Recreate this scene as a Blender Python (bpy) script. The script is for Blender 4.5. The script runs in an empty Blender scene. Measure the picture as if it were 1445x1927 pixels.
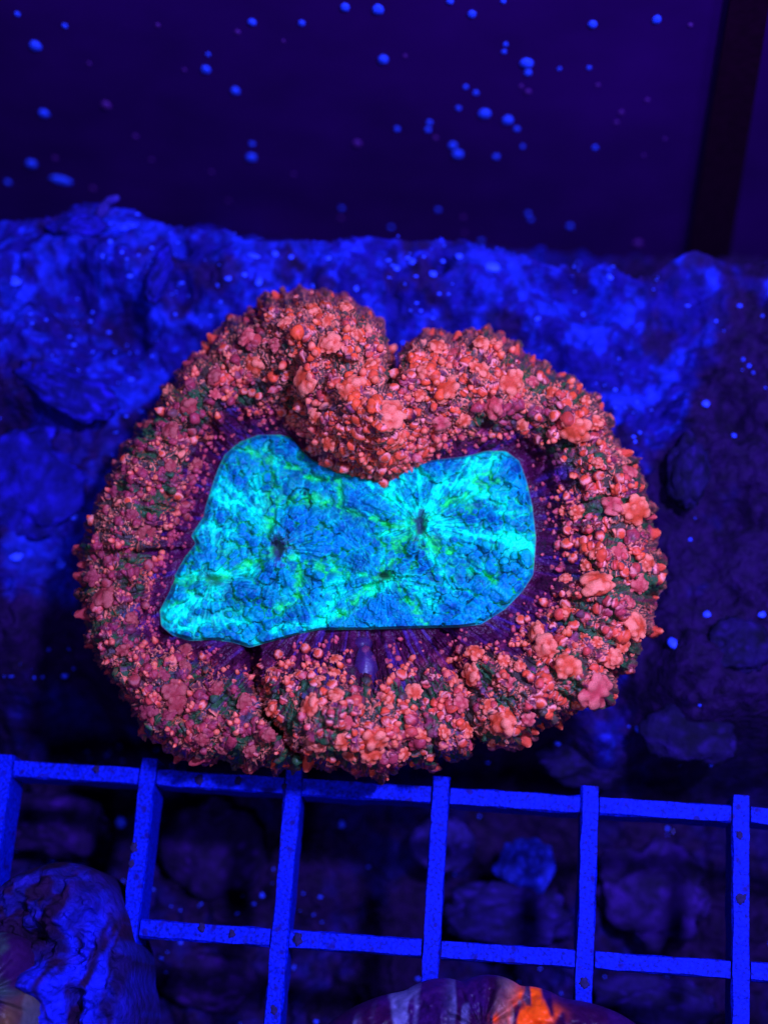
import bpy, math, random
import numpy as np
from mathutils import Vector, Matrix, Euler
# everything is measured in centimetres; the frame of the scene is the plastic grid: X along its long bars, Y away, Z up
sc = bpy.context.scene
sc.unit_settings.system = 'METRIC'; sc.unit_settings.scale_length = 0.01
COL = sc.collection
rng = np.random.default_rng(7); random.seed(7)

# ------------------------------------------------------------------ camera
F_PX, PW, PH = 3000.0, 1445.0, 1927.0
CR = (0.3161, 0.0527, 0.0705); CP = np.array([5.2747, -2.4144, 17.2874])
cam_d = bpy.data.cameras.new('camera'); cam = bpy.data.objects.new('camera', cam_d); COL.objects.link(cam)
cam_d.sensor_fit = 'VERTICAL'; cam_d.sensor_height = 24.0; cam_d.lens = 24.0*F_PX/PH
cam.location = CP; cam.rotation_euler = CR
cam_d.clip_start = 0.5; cam_d.clip_end = 400
cam_d.dof.use_dof = True; cam_d.dof.focus_distance = 16.3; cam_d.dof.aperture_fstop = 0.12
sc.camera = cam
RM = np.array(Euler(CR, 'XYZ').to_matrix())

# ------------------------------------------------------------------ world and lamps
w = bpy.data.worlds.new('World'); sc.world = w; w.use_nodes = True
w.node_tree.nodes['Background'].inputs[0].default_value = (0.12, 0.06, 0.9, 1)
w.node_tree.nodes['Background'].inputs[1].default_value = 0.10
def area(name, loc, aim, size, power, color):
    l = bpy.data.lights.new(name, 'AREA'); l.shape = 'DISK'; l.size = size; l.energy = power; l.color = color
    o = bpy.data.objects.new(name, l); COL.objects.link(o); o.location = loc
    o.rotation_euler = (Vector(aim)-Vector(loc)).to_track_quat('-Z', 'Y').to_euler(); return o
LC = (0.29, 0.31, 1.0)
area('actinic_or_fill_lamp', (11.0, 2.6, 22.0), (5.2, 3.2, 0), 1.8, 13600, LC)      # violet-blue LED over the tank
area('actinic_or_fill_lamp', (5.0, -8.0, 30.0), (4.8, 3.5, 0), 3.0, 4500, LC)  # unseen front fill lamp, set to brighten the tongue
area('actinic_or_fill_lamp', (14.0, 5.0, 12.5), (9.5, 7.5, 0), 1.6, 1700, LC)      # unseen lamp added to turn the pane's upper right blue
sc.view_settings.view_transform = 'Standard'; sc.view_settings.look = 'None'
sc.view_settings.exposure = 0.0; sc.view_settings.gamma = 1.0; sc.view_settings.use_curve_mapping = False
sc.cycles.use_denoising = True
try: sc.cycles.denoiser = 'OPENIMAGEDENOISE'
except Exception: pass
sc.cycles.max_bounces = 5; sc.cycles.diffuse_bounces = 3

# ------------------------------------------------------------------ numeric helpers
def unproj(px, py, z):
    """point at height z that the photograph shows at pixel (px, py)"""
    px = np.asarray(px, float); py = np.asarray(py, float); z = np.asarray(z, float)
    d = np.stack([(px-PW/2)/F_PX, -(py-PH/2)/F_PX, -np.ones_like(px+0*py)], -1) @ RM.T
    t = (z-CP[2])/d[..., 2]
    return CP + d*t[..., None]
def unproj_y(px, py, y):
    d = np.array([(px-PW/2)/F_PX, -(py-PH/2)/F_PX, -1.0]) @ RM.T
    return CP + d*((y-CP[1])/d[1])
def to_px(P):
    c = (P-CP) @ RM
    return PW/2+F_PX*c[..., 0]/-c[..., 2], PH/2-F_PX*c[..., 1]/-c[..., 2]
def _h(ix, iy, iz, s):
    n = (ix.astype(np.int64)*374761393 + iy.astype(np.int64)*668265263 + iz.astype(np.int64)*2147483647 + s*974634777) & 0xffffffff
    n = ((n ^ (n >> 13))*1274126177) & 0xffffffff
    n = ((n ^ (n >> 16))*2246822519) & 0xffffffff
    return ((n ^ (n >> 15)) & 0xffff)/65535.0
def noise(x, y, z=0.0, s=0):
    x = np.asarray(x, float); y = np.asarray(y, float)+0*x; z = np.asarray(z, float)+0*x
    ix, iy, iz = np.floor(x), np.floor(y), np.floor(z)
    fx, fy, fz = x-ix, y-iy, z-iz
    fx, fy, fz = [f*f*(3-2*f) for f in (fx, fy, fz)]
    r = 0
    for dx in (0, 1):
        for dy in (0, 1):
            for dz in (0, 1):
                r = r + _h(ix+dx, iy+dy, iz+dz, s)*(fx if dx else 1-fx)*(fy if dy else 1-fy)*(fz if dz else 1-fz)
    return r*2-1
def fbm(x, y, z=0.0, o=4, s=0, g=0.5):
    a, r, f = 1.0, 0, 1.0
    for i in range(o):
        r = r + a*noise(x*f, y*f, z*f, s+i); a *= g; f *= 2.03
    return r
def sst(a, b, x):
    t = np.clip((x-a)/(b-a), 0, 1); return t*t*(3-2*t)
def seg_dist(X, Y, pts):
    d = np.full(np.shape(X), 1e9)
    for (x0, y0), (x1, y1) in zip(pts[:-1], pts[1:]):
        vx, vy = x1-x0, y1-y0; t = np.clip(((X-x0)*vx+(Y-y0)*vy)/(vx*vx+vy*vy+1e-9), 0, 1)
        d = np.minimum(d, np.hypot(X-x0-t*vx, Y-y0-t*vy))
    return d
def mix(a, b, t):
    t = np.asarray(t)[..., None]; return np.asarray(a)*(1-t)+np.asarray(b)*t

# ------------------------------------------------------------------ object helpers
def link(name, me, mat, parent=None):
    o = bpy.data.objects.new(name, me); COL.objects.link(o)
    if mat and not len(me.materials): me.materials.append(mat)
    if parent: o.parent = parent
    return o
def tag(o, label=None, cat=None, group=None, kind=None):
    for k, v in (('label', label), ('category', cat), ('group', group), ('kind', kind)):
        if v: o[k] = v
    return o
def empty(name, loc=(0, 0, 0)):
    o = bpy.data.objects.new(name, None); COL.objects.link(o); o.location = loc; o.empty_display_size = .2; return o
GADJ = .6
def np_mesh(name, V, Fq, col=None, smooth=True, gadj=None):
    me = bpy.data.meshes.new(name); V = np.ascontiguousarray(V, np.float32); Fq = np.ascontiguousarray(Fq, np.int32)
    k = Fq.shape[1]
    me.vertices.add(len(V)); me.vertices.foreach_set('co', V.ravel())
    me.loops.add(Fq.size); me.loops.foreach_set('vertex_index', Fq.ravel())
    me.polygons.add(len(Fq)); me.polygons.foreach_set('loop_start', np.arange(0, Fq.size, k, dtype=np.int32))
    me.update(calc_edges=True)
    me.polygons.foreach_set('use_smooth', np.full(len(Fq), smooth))
    if col is not None:
        c = np.ones((len(V), 4), np.float32); c[:, :3] = np.clip(col, 0, 1); c[:, 1] *= (GADJ if gadj is None else gadj)
        a = me.color_attributes.new('Col', 'FLOAT_COLOR', 'POINT'); a.data.foreach_set('color', c.ravel())
    me.validate(); return me
def grid_faces(n, m, wrap=False, flip=False):
    i = np.arange(n if wrap else n-1)[:, None]; j = np.arange(m-1)[None]
    i2 = (i+1) % n
    f = np.stack([i*m+j, i2*m+j, i2*m+j+1, i*m+j+1], -1).reshape(-1, 4)
    return f[:, ::-1] if flip else f
def grid_normals(P, wrap=False):
    if wrap: du = np.roll(P, -1, 0)-np.roll(P, 1, 0)
    else: du = np.gradient(P, axis=0)
    dv = np.gradient(P, axis=1); n = np.cross(du, dv)
    return n/(np.linalg.norm(n, axis=-1, keepdims=True)+1e-12)
_ico = {}
def ico(sub):
    if sub not in _ico:
        import bmesh
        bm = bmesh.new(); bmesh.ops.create_icosphere(bm, subdivisions=sub, radius=1)
        _ico[sub] = (np.array([v.co[:] for v in bm.verts]), np.array([[v.index for v in f.verts] for f in bm.faces])); bm.free()
    return _ico[sub][0].copy(), _ico[sub][1]

# ------------------------------------------------------------------ materials
def mat(name, base=None, rough=.6, spec=.3, nscale=8, namt=.25, bump=.3, bscale=30, bdist=.02, attr=False, sheen=0, stint=(1, 1, 1),
        speck=None, sss=0, alpha=1, coat=0, emit=0):
    m = bpy.data.materials.new(name); m.use_nodes = True; N = m.node_tree.nodes; L = m.node_tree.links
    b = N['Principled BSDF']; b.inputs['Roughness'].default_value = rough; b.inputs['Specular IOR Level'].default_value = spec
    tc = N.new('ShaderNodeTexCoord'); nz = N.new('ShaderNodeTexNoise'); nz.inputs['Scale'].default_value = nscale
    nz.inputs['Detail'].default_value = 6; L.new(tc.outputs['Object'], nz.inputs['Vector'])
    if attr:
        s = N.new('ShaderNodeAttribute'); s.attribute_name = 'Col'; src = s.outputs['Color']
    else:
        s = N.new('ShaderNodeRGB'); s.outputs[0].default_value = (base[0], base[1]*GADJ, base[2], 1); src = s.outputs[0]
    mr = N.new('ShaderNodeMapRange'); mr.inputs[1].default_value = .3; mr.inputs[2].default_value = .7
    mr.inputs[3].default_value = 1-namt; mr.inputs[4].default_value = 1+namt; L.new(nz.outputs[0], mr.inputs[0])
    vm = N.new('ShaderNodeVectorMath'); vm.operation = 'SCALE'; L.new(src, vm.inputs[0]); L.new(mr.outputs[0], vm.inputs['Scale'])
    out = vm.outputs[0]
    if speck:
        col, sscale, th = speck
        n2 = N.new('ShaderNodeTexNoise'); n2.inputs['Scale'].default_value = sscale; n2.inputs['Detail'].default_value = 3
        L.new(tc.outputs['Object'], n2.inputs['Vector'])
        r2 = N.new('ShaderNodeMapRange'); r2.inputs[1].default_value = th; r2.inputs[2].default_value = th+.07; L.new(n2.outputs[0], r2.inputs[0])
        mx = N.new('ShaderNodeMix'); mx.data_type = 'RGBA'; L.new(r2.outputs[0], mx.inputs[0]); L.new(out, mx.inputs[6]); mx.inputs[7].default_value = (*col, 1)
        out = mx.outputs[2]
    L.new(out, b.inputs['Base Color'])
    if bump:
        n3 = N.new('ShaderNodeTexNoise'); n3.inputs['Scale'].default_value = bscale; n3.inputs['Detail'].default_value = 5
        L.new(tc.outputs['Object'], n3.inputs['Vector'])
        bp = N.new('ShaderNodeBump'); bp.inputs['Strength'].default_value = bump; bp.inputs['Distance'].default_value = bdist
        L.new(n3.outputs[0], bp.inputs['Height']); L.new(bp.outputs[0], b.inputs['Normal'])
    if sheen:
        b.inputs['Sheen Weight'].default_value = sheen; b.inputs['Sheen Tint'].default_value = (*stint, 1); b.inputs['Sheen Roughness'].default_value = .35
    if sss:
        b.inputs['Subsurface Weight'].default_value = sss; b.inputs['Subsurface Radius'].default_value = (.06, .03, .03); b.inputs['Subsurface Scale'].default_value = 1
    if emit:   # fluorescent tissue gives off its own colour under the actinic lamp
        L.new(out, b.inputs['Emission Color']); b.inputs['Emission Strength'].default_value = emit
    b.inputs['Alpha'].default_value = alpha
    if coat: b.inputs['Coat Weight'].default_value = coat
    return m
M_FLESH = mat('coral_flesh', attr=True, rough=.42, spec=.16, sss=.25, nscale=14, namt=.22, bump=.5, bscale=40, bdist=.012, sheen=0)
M_DISC = mat('oral_disc_flesh', attr=True, emit=.07, rough=.5, spec=.12, nscale=10, namt=.2, bump=.5, bscale=45, bdist=.012)
M_ROCK = mat('live_rock', attr=True, rough=.85, spec=.1, nscale=6, namt=.5, bump=.8, bscale=12, bdist=.05)
M_BAR = mat('blue_plastic', base=(.001, .011, .34), rough=.6, spec=.06, nscale=28, namt=.6, bump=.6, bscale=30, bdist=.02, speck=((.004, .002, .14), 7, .62))
M_PANE = mat('tank_pane', base=(.024, .0009, .075), rough=.5, spec=.1, nscale=.5, namt=.3, bump=0)
M_SEAM = mat('black_silicone', base=(.012, .001, .01), rough=.5, spec=.1, bump=0)
M_SPECK = mat('chalky_blue', base=(.02, .12, .9), rough=.6, nscale=9, namt=.5, bump=.5, bscale=14, bdist=.03)
M_FAINT = mat('faded_violet', base=(.07, .01, .16), rough=.7, nscale=9, namt=.4, bump=0)

# ================================================================== THE CORAL
C0 = np.array([680., 1030.])
OUT = [(742,668),(728,650),(722,610),(700,590),(672,572),(640,556),(600,549),(565,543),(530,556),(490,560),(480,585),(440,598),(405,622),(390,655),(355,678),(330,720),(300,757),(285,790),(247,828),(220,868),(205,905),(186,935),(165,985),(155,1040),(150,1075),(155,1120),(163,1189),(187,1250),(232,1285),(252,1337),(274,1381),(317,1390),(322,1411),(365,1429),(409,1427),(452,1442),(505,1442),(548,1446),(579,1438),(601,1449),(649,1442),(684,1460),(709,1462),(737,1441),(764,1439),(815,1445),(826,1420),(857,1432),(878,1424),(895,1384),(933,1405),(967,1418),(992,1393),(1018,1376),(1039,1361),(1070,1350),(1089,1325),(1127,1336),(1149,1314),(1161,1274),(1195,1250),(1199,1200),(1227,1190),(1229,1135),(1244,1108),(1250,1059),(1233,1035),(1236,1010),(1224,985),(1233,955),(1216,933),(1206,891),(1183,855),(1153,828),(1145,792),(1133,767),(1120,746),(1095,734),(1079,711),(1045,700),(1012,680),(983,665),(967,642),(937,638),(910,625),(871,625),(838,632),(780,638),(766,652),(750,668)]
INN = [(425,857),(451,834),(488,820),(529,820),(552,826),(566,847),(590,868),(633,889),(685,900),(705,907),(724,911),(747,897),(773,880),(804,869),(877,860),(913,850),(949,850),(975,868),(988,904),(999,951),(1006,1013),(1001,1081),(981,1112),(949,1145),(903,1174),(861,1179),(773,1180),(695,1182),(602,1183),(560,1192),(514,1205),(472,1217),(441,1208),(405,1203),(358,1205),(327,1195),(306,1177),(303,1148),(322,1112),(332,1081),(350,1049),(371,1023),(362,1008),(386,972),(389,956),(405,904),(415,878)]
def polar(poly, th):
    p = np.array(poly+[poly[0]], float)-C0; d = []
    for a, b in zip(p[:-1], p[1:]):
        n = max(2, int(np.hypot(*(b-a))/2)); d += [a+(b-a)*k/n for k in range(n)]
    d = np.array(d); a = np.arctan2(d[:, 1], d[:, 0]); r = np.hypot(d[:, 0], d[:, 1]); o = np.argsort(a); a, r = a[o], r[o]
    r = np.interp(th, np.r_[a[-1]-2*np.pi, a, a[0]+2*np.pi], np.r_[r[-1], r, r[0]])
    k = np.exp(-np.linspace(-2, 2, 9)**2); k /= k.sum()
    return np.convolve(np.r_[r[-4:], r, r[:4]], k, 'valid')
K = 173.0   # photo pixels per centimetre at the coral
NT, MS = 2300, 185
th = np.linspace(-np.pi, np.pi, NT, endpoint=False)
RI, RO = polar(INN, th), polar(OUT, th)
RO -= 1
tq = -np.pi
while tq < np.pi:       # pointed lobes along the rim
    q_ = np.interp(tq, th, RO); d_ = np.angle(np.exp(1j*(th-tq)))*q_; hgt = rng.uniform(5, 20); wq = rng.uniform(6, 14)
    RO = np.maximum(RO, RO*0+q_*0+RO+hgt*np.exp(-np.abs(d_/wq)**1.5)); tq += rng.uniform(20, 52)/q_
def ang(x, y): return math.atan2(y-C0[1], x-C0[0])
def awt(x, y, wdt):     # weight of a direction, seen from the disc's middle
    d = np.angle(np.exp(1j*(th-ang(x, y)))); return np.exp(-(d/wdt)**2)
ZD = 0.95
lobe = np.clip(awt(690, 780, .34)+awt(850, 760, .22)*.6+awt(600, 780, .18)*.6, 0, 1)
Hroll = .42+.62*lobe+.12*awt(640, 1330, .4)+.1*awt(1150, 1000, .5)-.12*awt(300, 1300, .5)+.05*noise(th*3, 0*th)
s = np.linspace(0, 1, MS); T, S = np.meshgrid(th, s, indexing='ij')
ks = [0, .04, .10, .2, .34, .5, .66, .8, .9, .96, 1.0]
flat = [0, .0, .03, .16, .55, .88, 1.0, .86, .52, .12, -.5]
steep = [0, .22, .40, .62, .86, .98, 1.0, .92, .75, .5, .0]
fz = np.interp(S, ks, flat); stp = np.interp(S, ks, steep)
def smooth_s(A):
    k = np.array([1, 4, 6, 4, 1])/16.
    for _ in range(6):
        B = np.pad(A, ((0, 0), (2, 2)), 'edge'); A = sum(B[:, i:i+A.shape[1]]*k[i] for i in range(5))
    return A
fz, stp = smooth_s(fz), smooth_s(stp)
Lw = lobe[:, None]
H = Hroll[:, None]
Z = ZD-.03+H*(fz*(1-Lw)+stp*Lw)
drop = sst(.9, 1.0, S)
Z = Z*(1-drop*.55)
R = RI[:, None]+(RO-RI)[:, None]*S
X = C0[0]+R*np.cos(T); Y = C0[1]+R*np.sin(T)
edge0 = sst(0, .12, S)*(1-sst(.93, 1, S))
for cx, cy, sx, sy, a in [(590,650,90,60,.30),(705,800,80,75,.40),(880,715,90,50,.16),(1100,790,60,45,.14),(1190,960,55,60,.1),(1110,1120,60,60,.16),(1060,1260,80,70,.16),
                          (630,1330,110,80,.34),(820,1330,50,70,-.10),(400,1330,90,70,-.1),(350,760,50,60,.1),(440,660,60,50,.1),(300,900,60,60,.08),(950,1340,60,50,.12)]:
    Z += edge0*a*np.exp(-((X-cx)/sx)**2-((Y-cy)/sy)**2)
for pts, dep, wd in [([(747,630),(742,680),(738,715)],.75,13),([(560,640),(552,710),(548,775),(566,838)],.2,11),([(645,665),(612,705),(614,745),(632,790)],.07,8),
                     ([(738,715),(762,765),(775,830),(790,868)],.08,9),([(470,1225),(484,1290),(498,1335),(545,1398),(592,1442)],.6,12),([(1005,868),(1060,850),(1120,812),(1155,815)],.2,17),
                     ([(1005,1085),(1060,1085),(1110,1075)],.1,16),([(840,1190),(880,1290),(892,1390)],.2,14),([(700,1190),(760,1260),(790,1300)],.08,16),([(420,870),(370,830),(330,800)],.14,16),
                     ([(310,1190),(250,1230),(215,1250)],.16,16),([(380,1230),(345,1330),(330,1390)],.1,12),([(330,1000),(250,1020),(170,1040)],.07,14),([(1090,1010),(1160,1010),(1220,1010)],.07,10),
                     ([(1150,1080),(1190,1100),(1240,1120)],.08,12),([(1000,1130),(1060,1180),(1130,1240)],.05,12),([(960,640),(930,740),(900,840)],.1,10)]:
    d = seg_dist(X+9*noise(X/24, Y/24, 0, 101), Y+9*noise(X/24, Y/24, 0, 102), pts); Z -= dep*np.exp(-(d/wd)**2)*(1-sst(.985, 1, S))
rowr = np.cos(T*172)
rad = noise(T*9+1.3*noise(T*3, S*2, 0, 5), S*1.2, 0, 11)        # radial folds
Z += edge0*(.016*rowr*sst(.1, .4, S)+.10*rad+.05*fbm(X/38, Y/38, 0, 3, 3))
# big soft lobes in rows, each the foot of a cluster of vesicles
LB = np.zeros_like(X); P0 = np.stack([X, Y, Z*K], -1)
for _ in range(520):
    row = rng.integers(58); ti = (row+rng.normal(0, .13))/58; i = int(ti*NT) % NT; f = rng.uniform(.13 if lobe[i] < .4 else .04, .99); j = int(f*(MS-1))
    if LB[i, j] > .45: continue
    r = rng.uniform(13, 24)*np.interp(f, [0, .3, 1], [.65, .85, 1.25]); wi = int(r*1.6/max(60, RI[i]+(RO[i]-RI[i])*s[j])/(2*np.pi/NT))+2; wj = int(r*1.9/((RO[i]-RI[i])/MS))+2
    I = np.arange(i-wi, i+wi+1) % NT; J = np.arange(max(0, j-wj), min(MS, j+wj+1)); ix = np.ix_(I, J)
    d = np.sqrt(((P0[ix]-P0[i, j])**2).sum(-1))/r*(1+.22*noise(X[ix]/9, Y[ix]/9, 0, 180))
    LB[ix] = np.maximum(LB[ix], np.clip(1-d**2, 0, 1)**1.3*min(1, r/20))
Z += .115*LB*sst(0, .08, S)
# splatted vesicles: every one a dome with its own radius and height
P3 = np.stack([X, Y, Z*K], -1)
warp = 1+.20*fbm(X/8, Y/8, Z*9, 2, 21)
Hb = np.zeros_like(X); Db = np.full_like(X, 2.0); Rb = np.zeros_like(X); Idb = np.zeros_like(X)
dth = 2*np.pi/NT
def zone_bare(x, y, ss, t):
    b = 0.
    for cx, cy, r in ((1040, 880, 62), (1010, 1075, 42), (700, 1235, 60), (800, 1225, 60), (440, 1235, 40), (500, 1225, 40), (430, 800, 45), (1000, 850, 45), (905, 1190, 40), (360, 1215, 35)):
        b = max(b, math.exp(-((x-cx)**2+(y-cy)**2)/r**2))
    return b
def leftness(x, y): return float(np.clip((560-x)/250, 0, 1)*np.clip((y-620)/150, 0, 1))
GN = sst(-.05, .5, fbm(X/34, Y/34, 0, 3, 41)+.35*noise(T*40, S*2, 0, 43))*sst(.22, .45, S)*(1-.75*lobe[:, None])
feats = []
nf = 0
while nf < 3300:
    i = rng.integers(NT); ss = rng.random()**.85
    if rng.random() < .7: i = int((round(i/NT*172)+rng.normal(0, .16))/172*NT) % NT
    if rng.random() > (RI[i]+(RO[i]-RI[i])*ss)*(RO[i]-RI[i])/(560*380.): continue
    x, y = C0[0]+(RI[i]+(RO[i]-RI[i])*ss)*math.cos(th[i]), C0[1]+(RI[i]+(RO[i]-RI[i])*ss)*math.sin(th[i])
    lf = leftness(x, y); lb = lobe[i]
    keep = np.interp(ss, [0, .03+.05*(1-lb), .16, .30, 1], [0, .14+.16*lf+.6*lb, .5+.4*lf+.3*lb, .95, 1])*(1-.9*zone_bare(x, y, ss, 0))*(1-.5*GN[i, int(ss*(MS-1))])*(.22+.95*max(LB[i, int(ss*(MS-1))], .6*(ss < .25)))
    if rng.random() > keep: nf += .35; continue
    big = np.interp(ss, [0, .2, .5, 1], [.5+.3*lb, .7, 1.0, 1.2])
    r = (3.4+4.0*rng.random()+8*rng.random()**4)*big*(1-.2*lf)
    r = min(r, 10.5)
    if rng.random() < .01: hh = .5
    else: hh = rng.uniform(.55, 1.15)*(1.25 if r < 5 else .85)
    feats.append((i, int(ss*(MS-1)), r, hh*r, rng.random())); nf += 1
for _ in range(400):     # the tongue that hangs over the disc is knobbly right down to its edge
    i = int((ang(rng.uniform(585, 800), 860)+np.pi)/(2*np.pi)*NT) % NT; jj = int(rng.uniform(.0, .34)*MS)
    if lobe[i] < .35: continue
    r = rng.uniform(4.0, 9.5); feats.append((i, jj, r, r*rng.uniform(.8, 1.4), rng.random()*.85))
feats.sort(key=lambda f: -f[2])
def splat(i, j, r, h, idv):
    wi = int(r*1.5/max(60, RI[i]+(RO[i]-RI[i])*s[j])/dth)+2; wj = int(r*1.6/((RO[i]-RI[i])/MS))+2
    I = np.arange(i-wi, i+wi+1) % NT; J = np.arange(max(0, j-wj), min(MS, j+wj+1))
    ix = np.ix_(I, J); d = np.sqrt(((P3[ix]-P3[i, j])**2).sum(-1))/r*warp[ix]
    base = Hb[i, j]*.55
    hv = np.where(d < 1, (base*np.clip(2-2*d, 0, 1)+h*np.clip(1-d**2.6, 0, 1)**.7), 0)
    m = hv > Hb[ix]
    Hb[ix] = np.where(m, hv, Hb[ix]); Db[ix] = np.where(m, d, Db[ix]); Rb[ix] = np.where(m, r, Rb[ix]); Idb[ix] = np.where(m, idv, Idb[ix])
for f in feats: splat(*f)
fadeb = sst(0, .03, S)*(1-.7*sst(.97, 1, S))
PB = unproj(X, Y, Z); NB = grid_normals(PB, True)
if NB[:, 60, 2].mean() < 0: NB = -NB; FLIP = True
else: FLIP = False
rough = (Hb/K)*fadeb + .012*fbm(X/4, Y/4, Z*20, 3, 33)*fadeb + .03*(1-np.clip(Rb, 0, 1))*noise(T*120, S*6, 0, 8)*sst(.02, .1, S)*.4
fil = np.abs(noise(X/6.2+1.2*noise(X/9, Y/9, Z*9, 92), Y/6.2+1.2*noise(X/9, Y/9, Z*9, 93), Z*28, 91))
fil = (1-sst(.05, .22, fil))*(1-.65*GN)*sst(-.25, .15, fbm(X/26, Y/26, Z*6, 2, 94)+.5*lobe[:, None]+.25*sst(.3, .7, S))*sst(.05+.1*(1-lobe[:, None]), .3, S)
for cx, cy, r0 in ((1040, 880, 62), (1010, 1075, 42), (700, 1235, 60), (800, 1225, 60), (440, 1235, 40), (430, 800, 45), (830, 1350, 40)): fil *= 1-np.exp(-((X-cx)**2+(Y-cy)**2)/r0**2)
rough += np.where(Rb > 0, .010*noise(X/3.2, Y/3.2, Z*40, 91), .022*fil)*fadeb
rough += .05*sst(.2, .8, noise(X/13, Y/13, Z*13, 95))*(Rb == 0)*fadeb*sst(.15, .4, S)
P = PB+NB*rough[..., None]
# tuck the rim under
# pigment plus painted rim glow and left-side shade: red vesicles, violet skin by the disc, green streaks between the outer folds
red = np.array([.84, .12, .028]); pink = np.array([1.0, .40, .12]); orange = np.array([.95, .16, .015]); violet = np.array([.04, .004, .016]); violet2 = np.array([.07, .008, .038])
green = np.array([.03, .15, .028]); dusk = np.array([.22, .03, .045])
gn = GN
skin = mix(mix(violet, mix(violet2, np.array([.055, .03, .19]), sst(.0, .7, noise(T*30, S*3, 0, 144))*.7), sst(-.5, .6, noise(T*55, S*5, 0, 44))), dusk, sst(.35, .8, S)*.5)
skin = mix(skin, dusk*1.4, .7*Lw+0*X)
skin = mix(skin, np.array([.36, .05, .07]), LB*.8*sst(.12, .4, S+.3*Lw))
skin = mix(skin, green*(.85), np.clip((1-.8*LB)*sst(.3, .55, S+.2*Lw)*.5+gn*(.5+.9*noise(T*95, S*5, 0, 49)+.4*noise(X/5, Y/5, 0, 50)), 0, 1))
LF = np.clip((560-X)/250, 0, 1)*np.clip((Y-620)/150, 0, 1)  # mask that darkens the coral's left in colour, standing in for shade
vt = Idb[..., None]
md = sst(-.2, .6, fbm(X/30, Y/30, Z*5, 3, 48)+.6*LF-.6*Lw+.9*(Idb-.5))[..., None]
lbt = Lw[..., None]*.35; ves = ((red*.92)*(1-vt)+(red*.5+orange*.45)*vt)*(1-lbt)+(red*.35+orange*.75)*lbt
ves = ves*(1-.45*md)+np.array([.34, .045, .07])*.45*md
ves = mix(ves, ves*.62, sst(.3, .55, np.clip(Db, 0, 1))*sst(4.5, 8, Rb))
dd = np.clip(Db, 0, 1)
rim_glow = np.array([1.0, .50, .22]); ves = mix(ves, rim_glow, sst(.58, .72, dd)*(1-sst(.78, .9, dd))*(.9-.5*LF))  # translucent rim glow painted into the vesicle colour
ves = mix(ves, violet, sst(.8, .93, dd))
mauve = np.array([.34, .05, .065])
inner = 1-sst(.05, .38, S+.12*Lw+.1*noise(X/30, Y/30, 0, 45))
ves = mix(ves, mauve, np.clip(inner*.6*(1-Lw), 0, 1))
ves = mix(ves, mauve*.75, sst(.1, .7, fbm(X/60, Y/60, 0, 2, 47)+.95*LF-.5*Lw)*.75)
skin = mix(skin, mix(red*.9, pink*.9, sst(.4, 1, fil)), sst(.15, .75, fil)*.9)
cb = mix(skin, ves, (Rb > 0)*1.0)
tube = sst(.93, 1, S); cb = mix(cb, dusk, tube*.4)
# underside ring: closes the body down to the rock
ring = [P]
for q, (k, dz) in enumerate([(.99, -.12), (.965, -.28), (.92, -.42)]):
    rr = RI+(RO-RI)*1.0; xx = C0[0]+rr*k*np.cos(th); yy = C0[1]+rr*k*np.sin(th)
    pp = unproj(xx, yy, Z[:, -1]+dz); ring.append(pp[:, None])
PP = np.concatenate(ring, 1); CC = np.concatenate([cb]+[np.repeat((cb[:, -1:]*.6+dusk*.3), 3, 1)], 1); MM = MS+3
coral = empty('stony_coral', tuple(unproj(680, 1030, -.5)))
tag(coral, 'round fleshy coral with knobbly red mantle around a bright cyan disc', 'coral')
def to_parent(o, par):
    o.parent = par; o.matrix_parent_inverse = Matrix.Translation(-Vector(par.location)); return o
body = link('mantle', np_mesh('mantle', PP.reshape(-1, 3), grid_faces(NT, MM, True, not FLIP), CC.reshape(-1, 3)), M_FLESH); to_parent(body, coral)

# ---- oral disc
ND, MD = 1500, 230
td = np.linspace(-np.pi, np.pi, ND, endpoint=False); rd = polar(INN, td)
sd = np.linspace(0, 1, MD)**.82; TD, SD = np.meshgrid(td, sd, indexing='ij')
rdd = (rd+3)[:, None]*SD; XD = C0[0]+rdd*np.cos(TD); YD = C0[1]+rdd*np.sin(TD)
ZZ = ZD+.02+.055*fbm(XD/90, YD/90, 0, 2, 61)*(1-SD**4)
mouths = [(790, 988, 9, 20), (722, 1083, 11, 6), (523, 1032, 9, 20), (400, 1092, 13, 8)]
near = np.full_like(XD, 1e9); phi = np.zeros_like(XD)
for mx, my, _, _ in mouths:
    d = np.hypot(XD-mx, YD-my); m = d < near; near = np.where(m, d, near); phi = np.where(m, np.arctan2(YD-my, XD-mx), phi)
streak = noise(np.cos(phi)*9, np.sin(phi)*9, near/90, 62)*.6+noise(np.cos(phi)*22, np.sin(phi)*22, near/60, 63)*.5
ZZ += (.035*streak*sst(8, 60, near)+.05*np.exp(-(near/50)**2))*(1-SD**6)
valleys = [[(790,988),(738,1040),(722,1083)],[(545,1044),(600,1062),(664,1080),(722,1083)],[(794,1010),(877,1060),(930,1100)],[(790,988),(860,940),(940,900)],[(523,1032),(500,1000),(520,940),(620,940)],
           [(456,837),(500,862),(545,886),(640,905)],[(332,1096),(400,1092),(470,1060),(523,1032)],[(664,972),(747,987),(790,988)],[(722,1083),(680,1120),(640,1160)],[(722,1083),(770,1130),(800,1170)],[(529,1143),(565,1122),(560,1060)],[(640,905),(636,960),(664,972)]]
dv = np.full_like(XD, 1e9)
for v in valleys: dv = np.minimum(dv, seg_dist(XD+7*noise(XD/16, YD/16, 0, 64), YD+7*noise(XD/16, YD/16, 0, 65), v))
ZZ -= .055*np.exp(-(dv/9)**2)
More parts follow.
